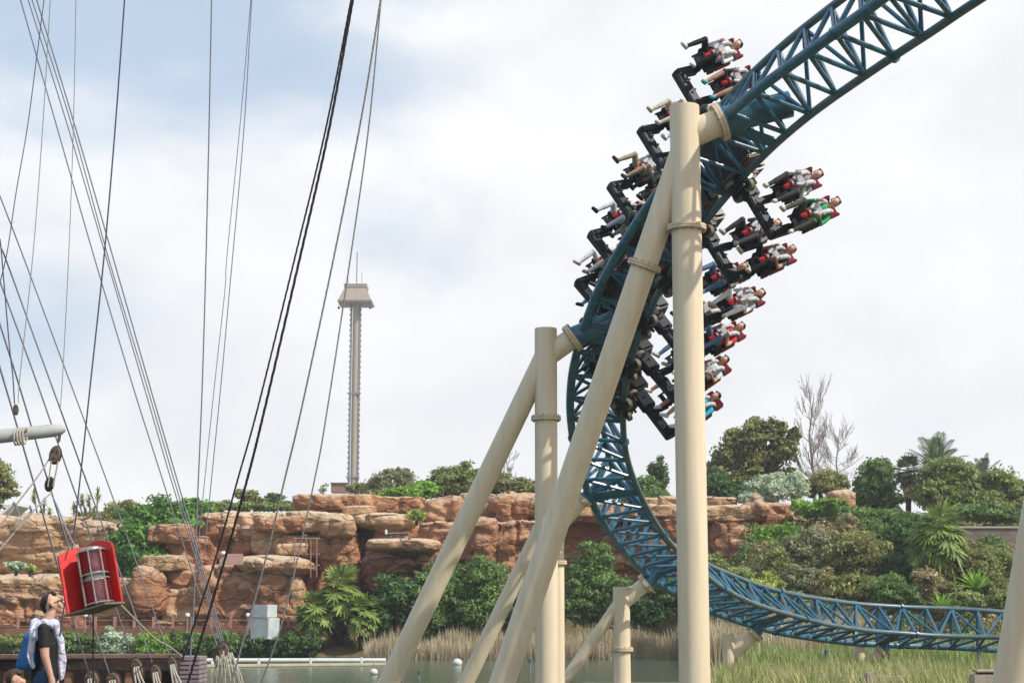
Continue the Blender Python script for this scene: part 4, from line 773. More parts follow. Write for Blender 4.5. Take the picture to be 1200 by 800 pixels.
# ---- far bank
far = [
 ('dark green rounded bush on the far shore left of the long leaning brace', [(466, 704, 108, 34, 34), (444, 722, 107, 22, 26)], 17000, 'dark'),
 ('tall green bush on the far shore behind the long leaning brace', [(520, 686, 109, 34, 36), (500, 716, 107.5, 32, 30)], 20000, 'mid'),
 ('big rounded bush on the far shore between the braces', [(572, 688, 109, 34, 36), (560, 718, 108, 38, 28), (604, 716, 108, 22, 26)], 22000, 'mid'),
 ('rounded bush on the far shore framed by the coaster curve', [(694, 670, 108, 32, 34), (676, 706, 107, 30, 30), (720, 700, 107, 32, 32)], 24000, 'mid'),
 ('dark bush on the far shore under the foot of the curve', [(756, 716, 107, 36, 24), (784, 700, 108, 26, 24), (640, 720, 108, 26, 24)], 14000, 'dark'),
]
for lab, e, n, lm in far: plant('bush', lab, 'bush', e, n, .14, lm, None, 'bushes on the far shore', cr=.27)
for i, (x, y, L, n, s, lab) in enumerate([(398, 690, 36, 34, 1, 'tallest fan palm of the far shore clump'), (370, 712, 34, 30, 5, 'low fan palm at the left of the far shore clump'), (424, 714, 30, 26, 7, 'small fan palm at the right of the far shore clump')]):
    palm('fan_palm', lab, x, 756, y, 107.2-i*.6, L, n, True, 'palm', .22, s, .5, skirt=18, W=.2, wide=1.2, leaflets=15)
hl = [(-70, 118, 'tall grassy green'), (44, 80, 'plain green'), (118, 40, 'pale green'), (158, 40, 'leafy bright'), (200, 44, 'dark leafy'), (244, 44, 'dense dark'), (288, 40, 'low shaded'), (330, 40, 'short dark')]
for (x, w, ad), lm in zip(hl, ('pepper', 'mid', 'silver', 'bright', 'mid', 'mid', 'dark', 'dark')):
    plant('hedge_bush', ad+' bush of the waterside hedge '+{'tall grassy green': 'left of the man', 'plain green': 'just right of the man', 'pale green': 'under the lantern', 'leafy bright': 'right of the lantern', 'dark leafy': 'below the rock pillar fence posts', 'dense dark': 'where the bundled ropes come down', 'low shaded': 'under the white cabinet', 'short dark': 'right of the white cabinet'}[ad], 'bush',
          [(x+w*.3, 756, 105.2, w*.46, 19, 1.1), (x+w*.8, 757, 105.2, w*.40, 17, 1.1)], 8500 if w < 60 else 20000, .11, lm, None, 'hedge along the far shore', cr=.24)
gx_ = RNG.random(90000); gd = 88+34*RNG.random(90000); gpx = 800+460*gx_; X_ = (gpx-600)*gd/FPX; Z_ = hgt(X_, gd); cl = np.sin(X_*1.3+gd*.4)*np.sin(gd*1.1-X_*.5); hh = .25+.55*np.clip(cl+.6, 0, 1.5)
pp = np.stack([X_, gd, Z_+hh*RNG.random(90000)], -1); no = unit(rnd(90000)+np.array([0, -.3, .8])); aa = unit(np.cross(no, rnd(90000))); bb = np.cross(no, aa); sz = (.13*(.6+.8*RNG.random(90000)))[:, None]
gvv = np.stack([pp+aa*sz, pp+bb*sz*.5, pp-aa*sz, pp-bb*sz*.5], 1).reshape(-1, 3)
gc = link('ground_cover', npmesh('ground_cover', gvv, np.arange(360000).reshape(-1, 4), [LM['olive'], LM['dry'], LM['mid']], (np.clip((cl+1)*1.5, 0, 2)).astype(int))); tag(gc, 'low scrub and ground cover carpeting the right hand slope', 'ground cover'); stuff(gc)
# reeds and grass: nobody could count the blades
def blades(name, label, xy, hmin, hmax, w, mtl, lean=.25, cat='reeds', zf=None):
    n = len(xy); x = xy[:, 0]; y = xy[:, 1]; z = hgt(x, y)-.05; cl_ = .5+.5*np.sin(x*1.7+np.sin(y*1.3)*2)*np.sin(y*.9+x*.35); keep = None; h = hmin+(hmax-hmin)*RNG.random(n)*(.35+.65*cl_); a = RNG.random(n)*6.28; ln = h*lean*RNG.random(n)
    b = np.stack([x, y, z], -1); sx = np.stack([np.cos(a+1.3), np.sin(a+1.3), 0*a], -1)*w; m = b+np.stack([np.cos(a)*ln*.35, np.sin(a)*ln*.35, h*.6], -1); t = b+np.stack([np.cos(a)*ln, np.sin(a)*ln, h], -1)
    v = np.stack([b-sx*.5, b+sx*.5, m+sx*.42, m-sx*.42, t+sx*.05, t-sx*.05], 1).reshape(-1, 3); k = np.arange(n)[:, None]*6
    q = np.concatenate([k+np.array([[0, 1, 2, 3]]), k+np.array([[3, 2, 4, 5]])]); o = link(name, npmesh(name, v, q, [mtl])); tag(o, label, cat); return stuff(o)
reedm = leafmat('dry_reed', (.56, .47, .32), (.38, .31, .20), .4, .15, .3); reedg = leafmat('green_reed', (.21, .31, .08), (.33, .36, .14), .5, .25, .35); strawm = leafmat('straw_grass', (.60, .52, .28), (.32, .33, .10), .7, .2, .3)
def strip(px0, px1, d0, d1, n):
    px = px0+(px1-px0)*RNG.random(n); d = d0+(d1-d0)*RNG.random(n); return np.stack([(px-600)*d/FPX, d*.985], -1)
blades('dry_reeds', 'pale dry reeds standing along the far shore of the lake', strip(436, 800, 104.2, 107.3, 19000), 1.3, 2.9, .05, reedm)
blades('dry_reeds', 'pale dry reeds under the lower track at the right', strip(815, 1000, 84, 96, 12000), 1.0, 2.6, .045, reedm)
blades('shore_grass', 'thin green grass at the waterline below the hedge', strip(-60, 440, 104.6, 106, 7000), .2, .8, .05, reedg)
blades('marsh_grass', 'tall green and yellow marsh grass under the level track', strip(850, 1260, 66, 90, 17000), .5, 1.6, .045, reedg, .35)
blades('marsh_grass', 'straw coloured grass stems mixed in the marsh in front of the low supports', strip(822, 1240, 48, 64, 7000), .6, 1.35, .028, strawm, .5)
blades('marsh_grass', 'green grass blades in the near marsh at the bottom right', strip(830, 1260, 48, 66, 10000), .3, 1.45, .035, reedg, .45)
# ================================================================== MIDDLE DISTANCE OBJECTS
tw = thing('drop_tower', 'very tall slim drop tower with a flared beige cap and mast, far behind the cliff', 'tower', tuple(at(411.5, 590, 470)))
M['concrete'] = mat('tower_concrete', (.38, .30, .235), .8, .2, var=.12, vscale=.1); M['tgrey'] = mat('tower_grey_steel', (.2, .2, .21), .6, .3); M['capm'] = mat('tower_cap_cladding', (.34, .275, .225), .7, .2, var=.12, vscale=.4)
D = 470; K = D/FPX; tb = at(411.5, 600, D); tt = at(413.5, 346, D); tt.x = tb.x = (tb.x+tt.x)/2; H = tt.z-tb.z+10; z0 = tb.z-10
b = MB(); b.tube([(tb.x+.3, tb.y, z0), (tb.x+.3, tb.y, tt.z)], .95, 16); b.build('mast_core', M['concrete'], tw)
for dx in (-1.1, 1.45):
    b = MB(); b.box((tb.x+dx, tb.y, z0+H/2), (.5, 1.2, H)); b.build('guide_rail', M['tgrey'], tw)
bme = MB().box((0, 0, 0), (.36, .5, .5)).mesh('rail_bracket', [M['black']], 0)
for i in range(46):
    for dx in (-1.4, 1.75): link('rail_bracket', bme, tw, V((tb.x+dx, tb.y-.3, z0+H*(i+.5)/46))-tw.location)
for f in (.28, .62):
    b = MB(); b.box((tb.x+.15, tb.y-.9, z0+H*f), (3.9, .5, .5)); b.build('ring_band', M['tgrey'], tw)
b = MB()
def frus(b, zc0, zc1, w0, w1, mi=0):
    x = tb.x+.2; y = tb.y; b.add([(x-w0, y-w0, zc0), (x+w0, y-w0, zc0), (x+w0, y+w0, zc0), (x-w0, y+w0, zc0), (x-w1, y-w1, zc1), (x+w1, y-w1, zc1), (x+w1, y+w1, zc1), (x-w1, y+w1, zc1)], [(0, 3, 2, 1), (4, 5, 6, 7), (0, 1, 5, 4), (1, 2, 6, 5), (2, 3, 7, 6), (3, 0, 4, 7)], mi)
zt = at(413, 349.5, D).z; zm = at(413, 347.5, D).z; zu = at(413, 330.5, D).z; zz = at(413, 326, D).z
frus(b, zt, zm, 4.9, 5.1); frus(b, zm+.01, zu, 4.9, 3.1); frus(b, zu+.01, zz, 3.3, 3.4); b.build('cap', M['capm'], tw, smooth=0)
b = MB(); b.tube([(tb.x+.3, tb.y, zz), (tb.x+.3, tb.y, at(413, 284, D).z)], .16, 6); b.tube([(tb.x+1.8, tb.y, zz), (tb.x+1.8, tb.y, zz+4)], .08, 5); b.tube([(tb.x-2.2, tb.y, zz), (tb.x-2.2, tb.y, zz+2)], .08, 5); b.build('antenna', M['tgrey'], tw)
for dx in (-4.0, 5.2):
    b = MB(); b.tube([(tb.x+dx-.4, tb.y-4.4, zt), (tb.x+dx-.4, tb.y-4.4, zt-1.4)], .06, 5); b.ball((tb.x+dx-.4, tb.y-4.4, zt-1.7), .42, 8); b.build('hanging_lamp', M['black'], tw)
ph = thing('machine_house', 'small brown machine house at the foot of the drop tower', 'building', tuple(at(397, 578, 240)))
b = MB(); b.box(at(398, 572, 240), (2.3, 2.5, 1.3)); b.build('wall', mat('brown_render', (.26, .16, .12), .8), ph); b = MB(); b.box(at(398, 566.4, 240), (2.5, 2.7, .12)); b.build('roof', mat('brown_roof', (.16, .11, .09), .8), ph)
M['pinkwood'] = mat('pinkish_timber', (.42, .22, .17), .8, .2, var=.3, vscale=3)
fz = at(100, 739, 108.5).z
fn = thing('shore_fence', 'low pinkish post and rail fence running along the foot of the left cliff', 'fence', tuple(at(150, 741, 108.5)))
x0 = at(-70, 739, 108.5).x; x1 = at(338, 739, 108.5).x; n = 19
for i in range(n):
    x = x0+(x1-x0)*i/(n-1); b = MB(); b.box((x, at(0, 739, 108.5).y, fz+.42), (.2, .16, 1.12+.05*math.sin(i*2.7)), bev=.02); b.build('post', M['pinkwood'], fn)
for dz in (.30, .72):
    b = MB(); b.box(((x0+x1)/2, at(0, 739, 108.5).y+.0, fz+dz), (x1-x0, .05, .06)); b.build('rail', mat('rail_rope', (.25, .15, .12), .8) if dz < .5 else bpy.data.materials['rail_rope'], fn)
ew = thing('earth_wall', 'low reddish rendered bank wall under the post and rail fence', 'wall', tuple(at(130, 768, 107.6)))
b = MB(); c = at(130, 752, 107.6); b.box((0.5*(x0+x1), c.y+.1, .95), (x1-x0+1, .5, 1.75)); b.build('wall_face', mat('red_render', (.25, .12, .085), .9, .1, var=.3, vscale=1.2, bump=.3), ew)
for i, (px, lab) in enumerate([(99, 'white lamp post in front of the fence, just right of the standing man'), (219, 'white lamp post by the fence where the ropes cross'), (290, 'white lamp post by the fence left of the white cabinet')]):
    l = thing('path_lamp', lab, 'lamp', tuple(at(px, 744, 106.8)), 'small white lamps along the fence'); q = at(px, 744, 106.8); b = MB(); b.tube([q, q+V((0, 0, 1.15))], .05, 8); b.build('pole', M['tgrey'], l); b = MB(); b.ball(q+V((0, 0, 1.3)), .16, 10); b.build('globe', mat('lamp_white', (.75, .75, .73), .4) if i == 0 else bpy.data.materials['lamp_white'], l)
cb = thing('equipment_cabinet', 'weathered white two tier cabinet standing by the water left of the fan palms', 'cabinet', tuple(at(310, 748, 105.2)))
wc = mat('weathered_white_panel', (.56, .58, .58), .6, .3, col2=(.36, .40, .41), vscale=1.1)
Rz = Matrix.Rotation(rad(-24), 3, 'Z'); b = MB(); b.box(at(310.5, 736, 105.2), (1.35, 1.35, 1.36), Rz, bev=.02); b.build('lower_box', wc, cb); b = MB(); b.box(at(310, 715.6, 105.2), (1.18, 1.18, .82), Rz, bev=.02); b.build('upper_box', wc, cb); b = MB(); b.box(at(310.5, 752, 105.2), (1.2, 1.2, .5), Rz); b.build('plinth', M['black'], cb)
sc_ = thing('access_ladder', 'pinkish steel access frame fixed to the cliff behind the fan palms', 'ladder', tuple(at(360, 674, 109.4)))
for (a, c) in (((345, 630), (345, 662)), ((358.5, 630), (358.5, 650)), ((364, 630), (364, 676)), ((371, 630), (371, 676))):
    b = MB(); b.tube([at(*a, 109.3), at(*c, 109.3)], .045, 6); b.build('upright', M['pinkwood'], sc_)
for y, xa, xb in ((630.5, 344, 375), (649, 344, 375), (662, 362, 375), (640, 344, 360)):
    b = MB(); b.tube([at(xa, y, 109.35), at(xb, y, 109.35)], .04, 6); b.build('crossbar', M['pinkwood'], sc_)
pa = thing('painted_panel', 'small pale pink railing panel on the ledge above the mushroom rock', 'panel', tuple(at(270, 662, 110))); b = MB(); b.box(at(271, 655, 110.2), (1.6, .12, .75), bev=.02); b.build('board', mat('pale_pink_paint', (.5, .28, .24), .7, var=.2, vscale=4), pa); b = MB(); b.ball(at(262, 648, 110.2), (.22, .2, .16), 8); b.build('finial', bpy.data.materials['lamp_white'], pa)
cn = thing('viewing_rail', 'tiny dark railing with white post on the overhanging ledge of the middle cliff', 'railing', tuple(at(466, 629, 109.5)))
b = MB(); b.tube([at(452, 625, 109), at(480, 624, 109)], .05, 6)
for x in (458, 466, 474): b.tube([at(x, 625, 109), at(x, 630, 109)], .035, 6)
b.build('rail', M['tgrey'], cn); b = MB(); b.box(at(452.5, 623, 109), (.17, .17, .32), bev=.03); b.build('white_post', bpy.data.materials['lamp_white'], cn); b = MB(); b.box(at(480, 628, 109), (.22, .2, .45), bev=.02); b.build('end_post', M['pinkwood'], cn)
# things on the water
pt = thing('floating_boom', 'long white pipe boom with a beige float, lying on the lake at the left', 'boom', tuple(at(340, 778, 92)))
whp = mat('white_pipe', (.66, .66, .62), .5, var=.15, vscale=2); za = .22
def onwater(px, py, z=0.0):
    k = ((py-400)/FPX); den = math.cos(PITCH)*k-math.sin(PITCH); d = (EYE-z)/den; return at(px, py, d)
a = onwater(232, 773.5, .2); c = onwater(452, 773.5, .2); b = MB(); b.tube([a, a.lerp(c, .5)+V((0, .05, 0)), c], .13, 10); b.build('pipe', whp, pt)
a = onwater(228, 780, .08); c = onwater(470, 777.5, .08); b = MB(); b.box((a+c)/2, ((c-a).length, .5, .16), Matrix.Rotation(math.atan2(c.y-a.y, c.x-a.x), 3, 'Z'), bev=.03); b.build('float', mat('beige_float', (.5, .45, .33), .7, var=.2, vscale=1), pt)
for f in (.08, .3, .55, .8): b = MB(); q = a.lerp(c, f); b.box(q+V((0, .2, .22)), (.12, .3, .3), bev=.02); b.build('bracket', whp, pt)
for px, py, r, lab in ((536, 776, .27, 'white ball buoy right of the long leaning brace'), (438, 787, .19, 'white buoy beside the foot of the long leaning brace'), (472, 774, .17, 'small white buoy at the right end of the boom')):
    q = onwater(px, py, .12); u_ = thing('buoy', lab, 'buoy', tuple(q), 'white buoys on the lake'); b = MB(); b.ball(q, (r, r, r*.85), 14); b.build('float', whp, u_); b = MB(); b.tube([q, q+V((0, 0, r+.22))], .025, 6); b.build('stem', M['tgrey'], u_)
for px, py, z1, lab in ((491, 795, 792, 'short blue topped marker in the water left of the middle brace'), (621, 790, 778, 'blue topped marker pole left of the second tallest column'), (968, 786, 766, 'teal marker pole in the reeds under the track'), (1147, 786, 766, 'teal marker pole in the grass near the right edge')):
    q = onwater(px, max(py, 788), .0) if px < 700 else at(px, 800, 60); u_ = thing('marker_pole', lab, 'marker pole', tuple(q), 'blue marker poles'); k = (q-V((0, 0, EYE))).dot(_F); top = at(px, z1-2 if px < 700 else z1, k)
    b = MB(); b.tube([q-V((0, 0, .3)), top], .045, 8); b.build('pole', M['tgrey'], u_); b = MB(); b.tube([top, top+V((0, 0, .16))], .06, 8); b.build('cap', M['blue'], u_)
pl = thing('plinth', 'flat weathered concrete plinth at the foot of the short column', 'plinth', tuple(at(745, 799, 56))); b = MB(); q = at(745, 803, 55.5); q.z = .25; b.box(q, (3.6, 2.6, .5), bev=.04); b.build('slab', mat('old_concrete', (.42, .37, .29), .9, var=.3, vscale=1.5, bump=.3), pl)
OC = bpy.data.materials['old_concrete']
rb = thing('broken_kerb', 'crumbling pale concrete kerb half buried in grass below the lower track', 'kerb', tuple(at(1010, 796, 50)))
for (xa, xb, y) in ((966, 1010, 788), (1020, 1058, 789)):
    b = MB(); a = at(xa, y, 50); c = at(xb, y, 50); b.box((a+c)/2-V((0, 0, .32)), ((c-a).length, .35, .5), bev=.05); b.build('kerb_block', OC, rb)
for x in (966, 1019): b = MB(); b.box(at(x, 797, 49.7), (.28, .3, .5), bev=.04); b.build('stub', OC, rb)
bx = thing('service_box', 'grey concrete service box with a dark slot beside the right leaning pipe', 'box', tuple(at(1152, 799, 44)))
b = MB(); b.box(at(1154, 796, 44), (.72, .5, .3), bev=.02); b.build('base', OC, bx); b = MB(); b.box(at(1155, 785.5, 44), (.6, .45, .06), bev=.01); b.build('lid', OC, bx); b = MB(); b.box(at(1156, 789, 44.1), (.5, .35, .14)); b.build('slot', M['black'], bx)

# ================================================================== SHIP: rail, spar, blocks, ropes, lantern
M['wood'] = mat('dark_ship_timber', (.018, .013, .012), .6, .4, col2=(.04, .026, .02), vscale=4, bump=.3, bscale=15); M['woodtop'] = mat('worn_rail_cap', (.20, .11, .085), .55, .4, col2=(.12, .07, .055), vscale=3, bump=.2); M['post'] = mat('brown_rail_post', (.28, .16, .10), .7, .3, var=.3, vscale=5)
rl = thing('ship_rail', 'dark timber ship rail with brown posts crossing behind the standing man', 'ship rail', tuple(at(90, 800, 18.5)))
d = 18.5; a = at(-120, 769, d); c = at(213, 769, d+.3)
b = MB(); b.box((a+c)/2, ((c-a).length, .34, .055), Matrix.Rotation(math.atan2(c.y-a.y, c.x-a.x), 3, 'Z'), bev=.015); b.build('cap_rail', M['woodtop'], rl)
b = MB(); b.box((a+c)/2-V((0, 0, .095)), ((c-a).length-.02, .2, .13), bev=.01); b.build('under_beam', M['wood'], rl)
for x in (8, 79, 150): b = MB(); q = at(x, 800, d+.1); b.box(q+V((0, 0, -.25)), (.085, .12, 1.15), Matrix.Rotation(rad(3), 3, 'Y'), bev=.01); b.build('post', M['post'], rl)
b = MB(); q = at(46, 800, d+.45); b.box(q+V((0, .1, -.45)), (3.4, .06, 1.2)); b.build('bulwark', M['wood'], rl)
dk = thing('ship_deck', 'timber deck the man stands on, below the ship rail', 'deck', tuple(at(60, 830, 17))); b = MB(); b.box((-5.6, 17.2, 1.33), (5.2, 3.6, .14)); b.build('planking', M['woodtop'], dk)
pk = thing('jetty_planks', 'greyish purple plank end of the jetty right of the ship rail', 'jetty', tuple(at(226, 800, 19))); b = MB()
for i in range(9): b.box(at(223.5, 770.5+i*5.2, 19.2), (.30, .5, .046), bev=.006)
b.build('planks', mat('grey_purple_planks', (.27, .22, .24), .75, .3, var=.3, vscale=6), pk)
RP = {'steel': mat('grey_steel_rope', (.20, .20, .23), .55, .4), 'dark': mat('tarred_rope', (.045, .035, .04), .7, .3, var=.6, vscale=60), 'purple': mat('dark_violet_rope', (.09, .08, .14), .6, .4), 'hemp': mat('pale_hemp_rope', (.48, .44, .37), .85, .2, var=.25, vscale=50, bump=.4, bscale=120), 'grey': mat('weathered_grey_rope', (.30, .29, .28), .8, .2, var=.3, vscale=50)}
def rope(label, pts, d0, d1, wpx, m, ext=60, twist=False):
    pts = list(pts)
    if ext and pts[0][1] <= 0:
        (xa, ya), (xb, yb) = pts[0], pts[1]; k = ext/max(1, yb-ya); pts = [(xa-(xb-xa)*k, ya-ext)]+pts
    elif ext and pts[0][0] <= 0:
        (xa, ya), (xb, yb) = pts[0], pts[1]; k = ext/max(1., abs(xb-xa)); pts = [(xa-(xb-xa)*k, ya-(yb-ya)*k)]+pts
    n = len(pts); P = [at(x, y, d0+(d1-d0)*i/(n-1)) for i, (x, y) in enumerate(pts)]
    # smooth through the points
    Q = []
    for i in range(n-1):
        for s in range(6): Q.append(cm(P, i, s/6))
    Q.append(P[-1]); r = wpx*.5*(d0+d1)*.5/FPX; b = MB()
    if twist:      # three laid strands
        T = []; L = sum((Q[i+1]-Q[i]).length for i in range(len(Q)-1)); m_ = int(L/(r*2.2)); 
        def along(t):
            x = t*(len(Q)-1); i = min(int(x), len(Q)-2); return Q[i].lerp(Q[i+1], x-i)
        for k in range(3):
            pp = [];
            for j in range(m_+1):
                c = along(j/m_); a_ = j*.75+k*2.094; pp.append(c+V((math.cos(a_), 0, 0))*r*.45+V((0, math.sin(a_), 0))*r*.45)
            b.tube(pp, r*.62, 5)
    else: b.tube(Q, r, 6)
    o = b.build('rope', RP[m], None, origin=Q[-1]); tag(o, label, 'rope', 'rigging ropes'); return o
rope('dark violet rope falling from the top left and passing in front of the red lantern', [(146, 0), (135, 150), (122, 300), (107, 440), (94, 560), (81, 670), (70, 745)], 13.5, 13.6, 1.9, 'purple')
rope('shroud leaving the top left corner lowest of the fan and ending at the rope bundle', [(24, 0), (67, 150), (110, 300), (155, 450), (190, 560), (222, 660), (255, 758)], 15, 16, 1.5, 'steel')
rope('leftmost of the three close shrouds above the rope bundle', [(33, 0), (80, 150), (124, 300), (168, 450), (200, 560), (231, 660), (258, 752)], 15, 16, 1.4, 'steel')
rope('middle one of the three close shrouds above the rope bundle', [(37.5, 0), (85, 150), (126.5, 300), (171.5, 450), (203.5, 560), (233.5, 660), (260, 752)], 15.1, 16.1, 1.4, 'steel')
rope('rightmost of the three close shrouds above the rope bundle', [(43, 0), (88.5, 150), (132, 300), (175, 450), (207, 560), (236, 660), (262, 752)], 15.2, 16.2, 1.6, 'steel')
rope('thin bluish rope crossing the fan near the top left and leaving at the left edge', [(51.6, 0), (42, 75), (32, 150), (19, 225), (7.5, 300), (-6, 352)], 14.5, 14.5, 1.2, 'purple')
rope('pale thin rope dropping to the small block on the grey spar', [(59, 0), (50, 150), (38.5, 300), (23.5, 440), (21.5, 472)], 14.5, 14.3, 1.1, 'grey')
rope('pale thin rope dropping to the tip of the grey spar', [(89, 0), (86, 150), (80.5, 300), (74, 430), (70.5, 480)], 14.5, 14.3, 1.0, 'grey')
rope('shroud from the left edge ending at the rightmost deadeye', [(0, 230), (27, 300), (83, 450), (124, 560), (160, 660), (198, 767)], 14.5, 16, 1.7, 'steel')
rope('shroud from the left edge ending at the second deadeye from the right', [(0, 287), (6.5, 303), (60, 450), (100, 560), (144, 680), (178, 775)], 14.5, 16, 1.8, 'steel')
rope('shroud from the left edge ending at the middle deadeye, behind the lantern top', [(0, 330), (44, 450), (82, 560), (108, 633), (134, 707), (156, 771)], 14.5, 16, 2.0, 'steel')
rope('shroud from the left edge passing the hanging tackle to the second deadeye', [(0, 380), (22, 450), (49, 540), (60, 575), (80, 640), (110, 735), (128, 789)], 14.5, 16, 2.1, 'steel')
rope('lowest shroud along the left side of the red lantern to the leftmost deadeye', [(0, 431), (38, 560), (66, 657), (83, 717), (104, 788)], 14.2, 16, 2.3, 'steel')
rope('dark rope at the left edge running down to the spar block', [(0, 280), (2, 300), (11, 405), (15, 440), (17, 473)], 14.4, 14.3, 1.6, 'purple', ext=0)
rope('short grey rope from the hanging tackle down to the left edge', [(58, 537), (43, 560), (19, 591), (-14, 634)], 14.2, 13.6, 2.0, 'grey', ext=0)
rope('grey rope from the lower tackle block down to the left edge', [(60, 577), (46, 591), (20, 620), (-10, 655)], 14.2, 13.6, 2.0, 'grey', ext=0)
rope('short line from the lower tackle block to the top of the red lantern', [(62, 582), (70, 600), (78, 620), (88, 640)], 14.2, 13.2, 1.8, 'steel', ext=0)
rope('nearly vertical bluish rope left of the pair in the sky', [(248, 0), (245, 150), (241.5, 300), (239, 390), (236, 480), (230.6, 607), (228, 690), (221, 800)], 17, 17, 1.7, 'steel')
rope('left one of the thin pair of ropes meeting at the top of the sky', [(294, 0), (281, 150), (266, 300), (263.6, 340), (251.5, 450), (238.5, 576), (232, 640)], 17.5, 17.5, 1.0, 'steel')
rope('right one of the thin pair of ropes meeting at the top of the sky', [(295, 0), (286, 150), (272.7, 300), (269, 340), (259, 450), (245, 590), (239, 654)], 17.6, 17.6, 1.2, 'steel')
rope('left one of the two thick dark twisted ropes', [(411.5, 0), (382, 150), (346, 300), (301.5, 480), (279, 560), (250.6, 660), (213, 775)], 12, 12.6, 2.4, 'dark', twist=True)
rope('right one of the two thick dark twisted ropes', [(413.5, 0), (386, 150), (352, 300), (310, 480), (290, 560), (262, 660), (220, 800), (206, 850)], 11.8, 12.4, 3.3, 'dark', twist=True)
rope('rope right of the dark pair, ending low between cabinet and rope bundle', [(446, 0), (425, 130), (391.5, 300), (353, 480), (334, 560), (310, 660), (271, 800), (258, 850)], 12.4, 13, 2.3, 'grey', twist=True)
rope('rightmost rope, crossing just left of the drop tower and below the cabinet', [(446.5, 0), (432, 150), (411, 300), (383.5, 480), (369, 560), (333, 720), (306, 800), (290, 850)], 12.8, 13.2, 1.9, 'grey', twist=True)
rope('beige rope slanting down right from the red lantern to the rail end', [(139, 706), (160, 727), (182, 748), (200, 758), (213, 769)], 13.4, 17.5, 2.3, 'hemp', ext=0)
rope('short dark cable hanging straight down under the red lantern', [(109, 712), (109.5, 740), (109, 770), (110, 806)], 13.4, 13.5, 2.0, 'dark', ext=0)
# spar
sp_ = thing('yard_spar', 'grey round spar end sticking in from the left edge', 'spar', tuple(at(0, 510, 14.3))); b = MB(); e0 = at(-90, 521, 14.1); e1 = at(74, 503, 14.4); dv = (e1-e0).normalized()
b.tube([e0, e0.lerp(e1, .5), e1-dv*.08, e1-dv*.02, e1+dv*.02], [.066, .062, .058, .048, .02], 20); b.build('pole', mat('grey_painted_spar', (.42, .43, .43), .6, .3, var=.2, vscale=6), sp_)
b = MB()
for t_ in (-6, -2, 2, 6): 
    c = at(24, 511, 14.2)+dv*(t_*.006); b.tube([c+V((0, math.cos(a_)*.068, math.sin(a_)*.072)) for a_ in [i*math.pi/8 for i in range(17)]], .009, 6)
b.build('lashing', RP['hemp'], sp_)
M['blockwood'] = mat('oiled_block_wood', (.065, .04, .028), .5, .4, col2=(.15, .10, .07), vscale=9, bump=.2)
def block(b, c, ax, r, th, elong=1.25):
    c = V(c); ax = V(ax).normalized(); 
    for s in (-1, 1): b.tube([c+ax*s*th*.28, c+ax*s*th*.40, c+ax*s*th*.5], [r, r*.97, r*.8], 18)
    b.tube([c-ax*th*.3, c+ax*th*.3], r*.62, 14); return b
def eye(label, name, px, py, d, wpx, hpx, tilt, hang=True, group=None):
    c = at(px, py, d); k = d/FPX; root = thing(name, label, 'pulley block', tuple(c), group); w, h = wpx*k, hpx*k; R3 = Matrix.Rotation(rad(tilt), 3, 'Y'); b = MB(); vs = []
    bm = bmesh.new(); bmesh.ops.create_uvsphere(bm, u_segments=20, v_segments=12, radius=1)
    for v in bm.verts:
        x, y, z = v.co; y = max(-.42, min(.42, y)); v.co = c+R3@V((x*w/2, y*w*.8, z*h/2))
    bm.verts.index_update(); b.add([v.co.copy() for v in bm.verts], [[v.index for v in f.verts] for f in bm.faces]); bm.free(); b.build('shell', M['blockwood'], root)
    b = MB()
    for sx, sz in ((-.2, .18), (.2, .18), (0, -.2)): q = c+R3@V((sx*w, -.36*w, sz*h)); b.tube([q, q+V((0, -.004, 0))], w*.085, 10)
    b.build('rope_hole', M['black'], root); b = MB(); b.tube([c+R3@V((math.sin(a_)*w*.53, 0, math.cos(a_)*h*.53)) for a_ in [i*math.pi/10 for i in range(21)]], w*.06, 6); b.build('strop', RP['dark'], root); return root, c, R3, w, h
eye('small dark block lashed on top of the grey spar', 'pulley_block', 18.5, 480, 14.25, 6, 12, -6)
eye('brown upper block of the tackle hanging from the spar tip', 'pulley_block', 65, 533, 14.2, 13, 20, 8)
lb = eye('black lower block of the tackle above the left cliff', 'pulley_block', 58, 567, 14.2, 10, 16, 8)[0]
for ch in lb.children:
    if ch.name.startswith('shell'): ch.data.materials[0] = M['black']
for i, (dx, lab) in enumerate(((0, 'left'), (1, 'right'))):
    rope(lab+' fall of the tackle between its two blocks', [(60+dx*8, 540), (58+dx*7, 556), (56+dx*6, 570)], 14.15, 14.15, 1.8, 'hemp', ext=0)
eye('small steel shackle like block linking spar tip and tackle', 'pulley_block', 69.5, 512, 14.3, 3.4, 12, 4)
deadl = ['leftmost round wooden deadeye at the bottom, below the lantern', 'second round wooden deadeye from the left, under the lantern right side', 'middle wooden deadeye with white lanyard by the rail', 'fourth wooden deadeye with white lanyard', 'darkest wooden deadeye with white lanyard at the rail end']
for i, (x, y, w, h) in enumerate(((108, 797, 17, 23), (133, 799, 17, 23), (161, 784, 14, 27), (183, 790, 13, 24), (203, 781, 11, 26))):
    r_, c, R3, w_, h_ = eye(deadl[i], 'deadeye', x, y, 15.9, w, h, -14, group='deadeyes with white lanyards on the ship rail')
    for j in range(3):
        b = MB(); s = c+R3@V(((j-1)*w_*.22, -w_*.40, -.02-.01*j)); b.tube([c+R3@V(((j-1)*w_*.16, -w_*.34, h_*.12)), s+V((.01, -.02, -.02)), s+V((.03+.018*j, -.03, -.12)), s+V((.05+.03*j, -.02, -.36)), s+V((.06+.03*j, 0, -.6))], .0095, 8); b.build('lanyard', RP['hemp'], r_)
bd = [('upper wooden block at the head of the white rope bundle', 262, 762, 14, 20), ('lower wooden block at the left of the white rope bundle', 256, 771, 11, 22)]
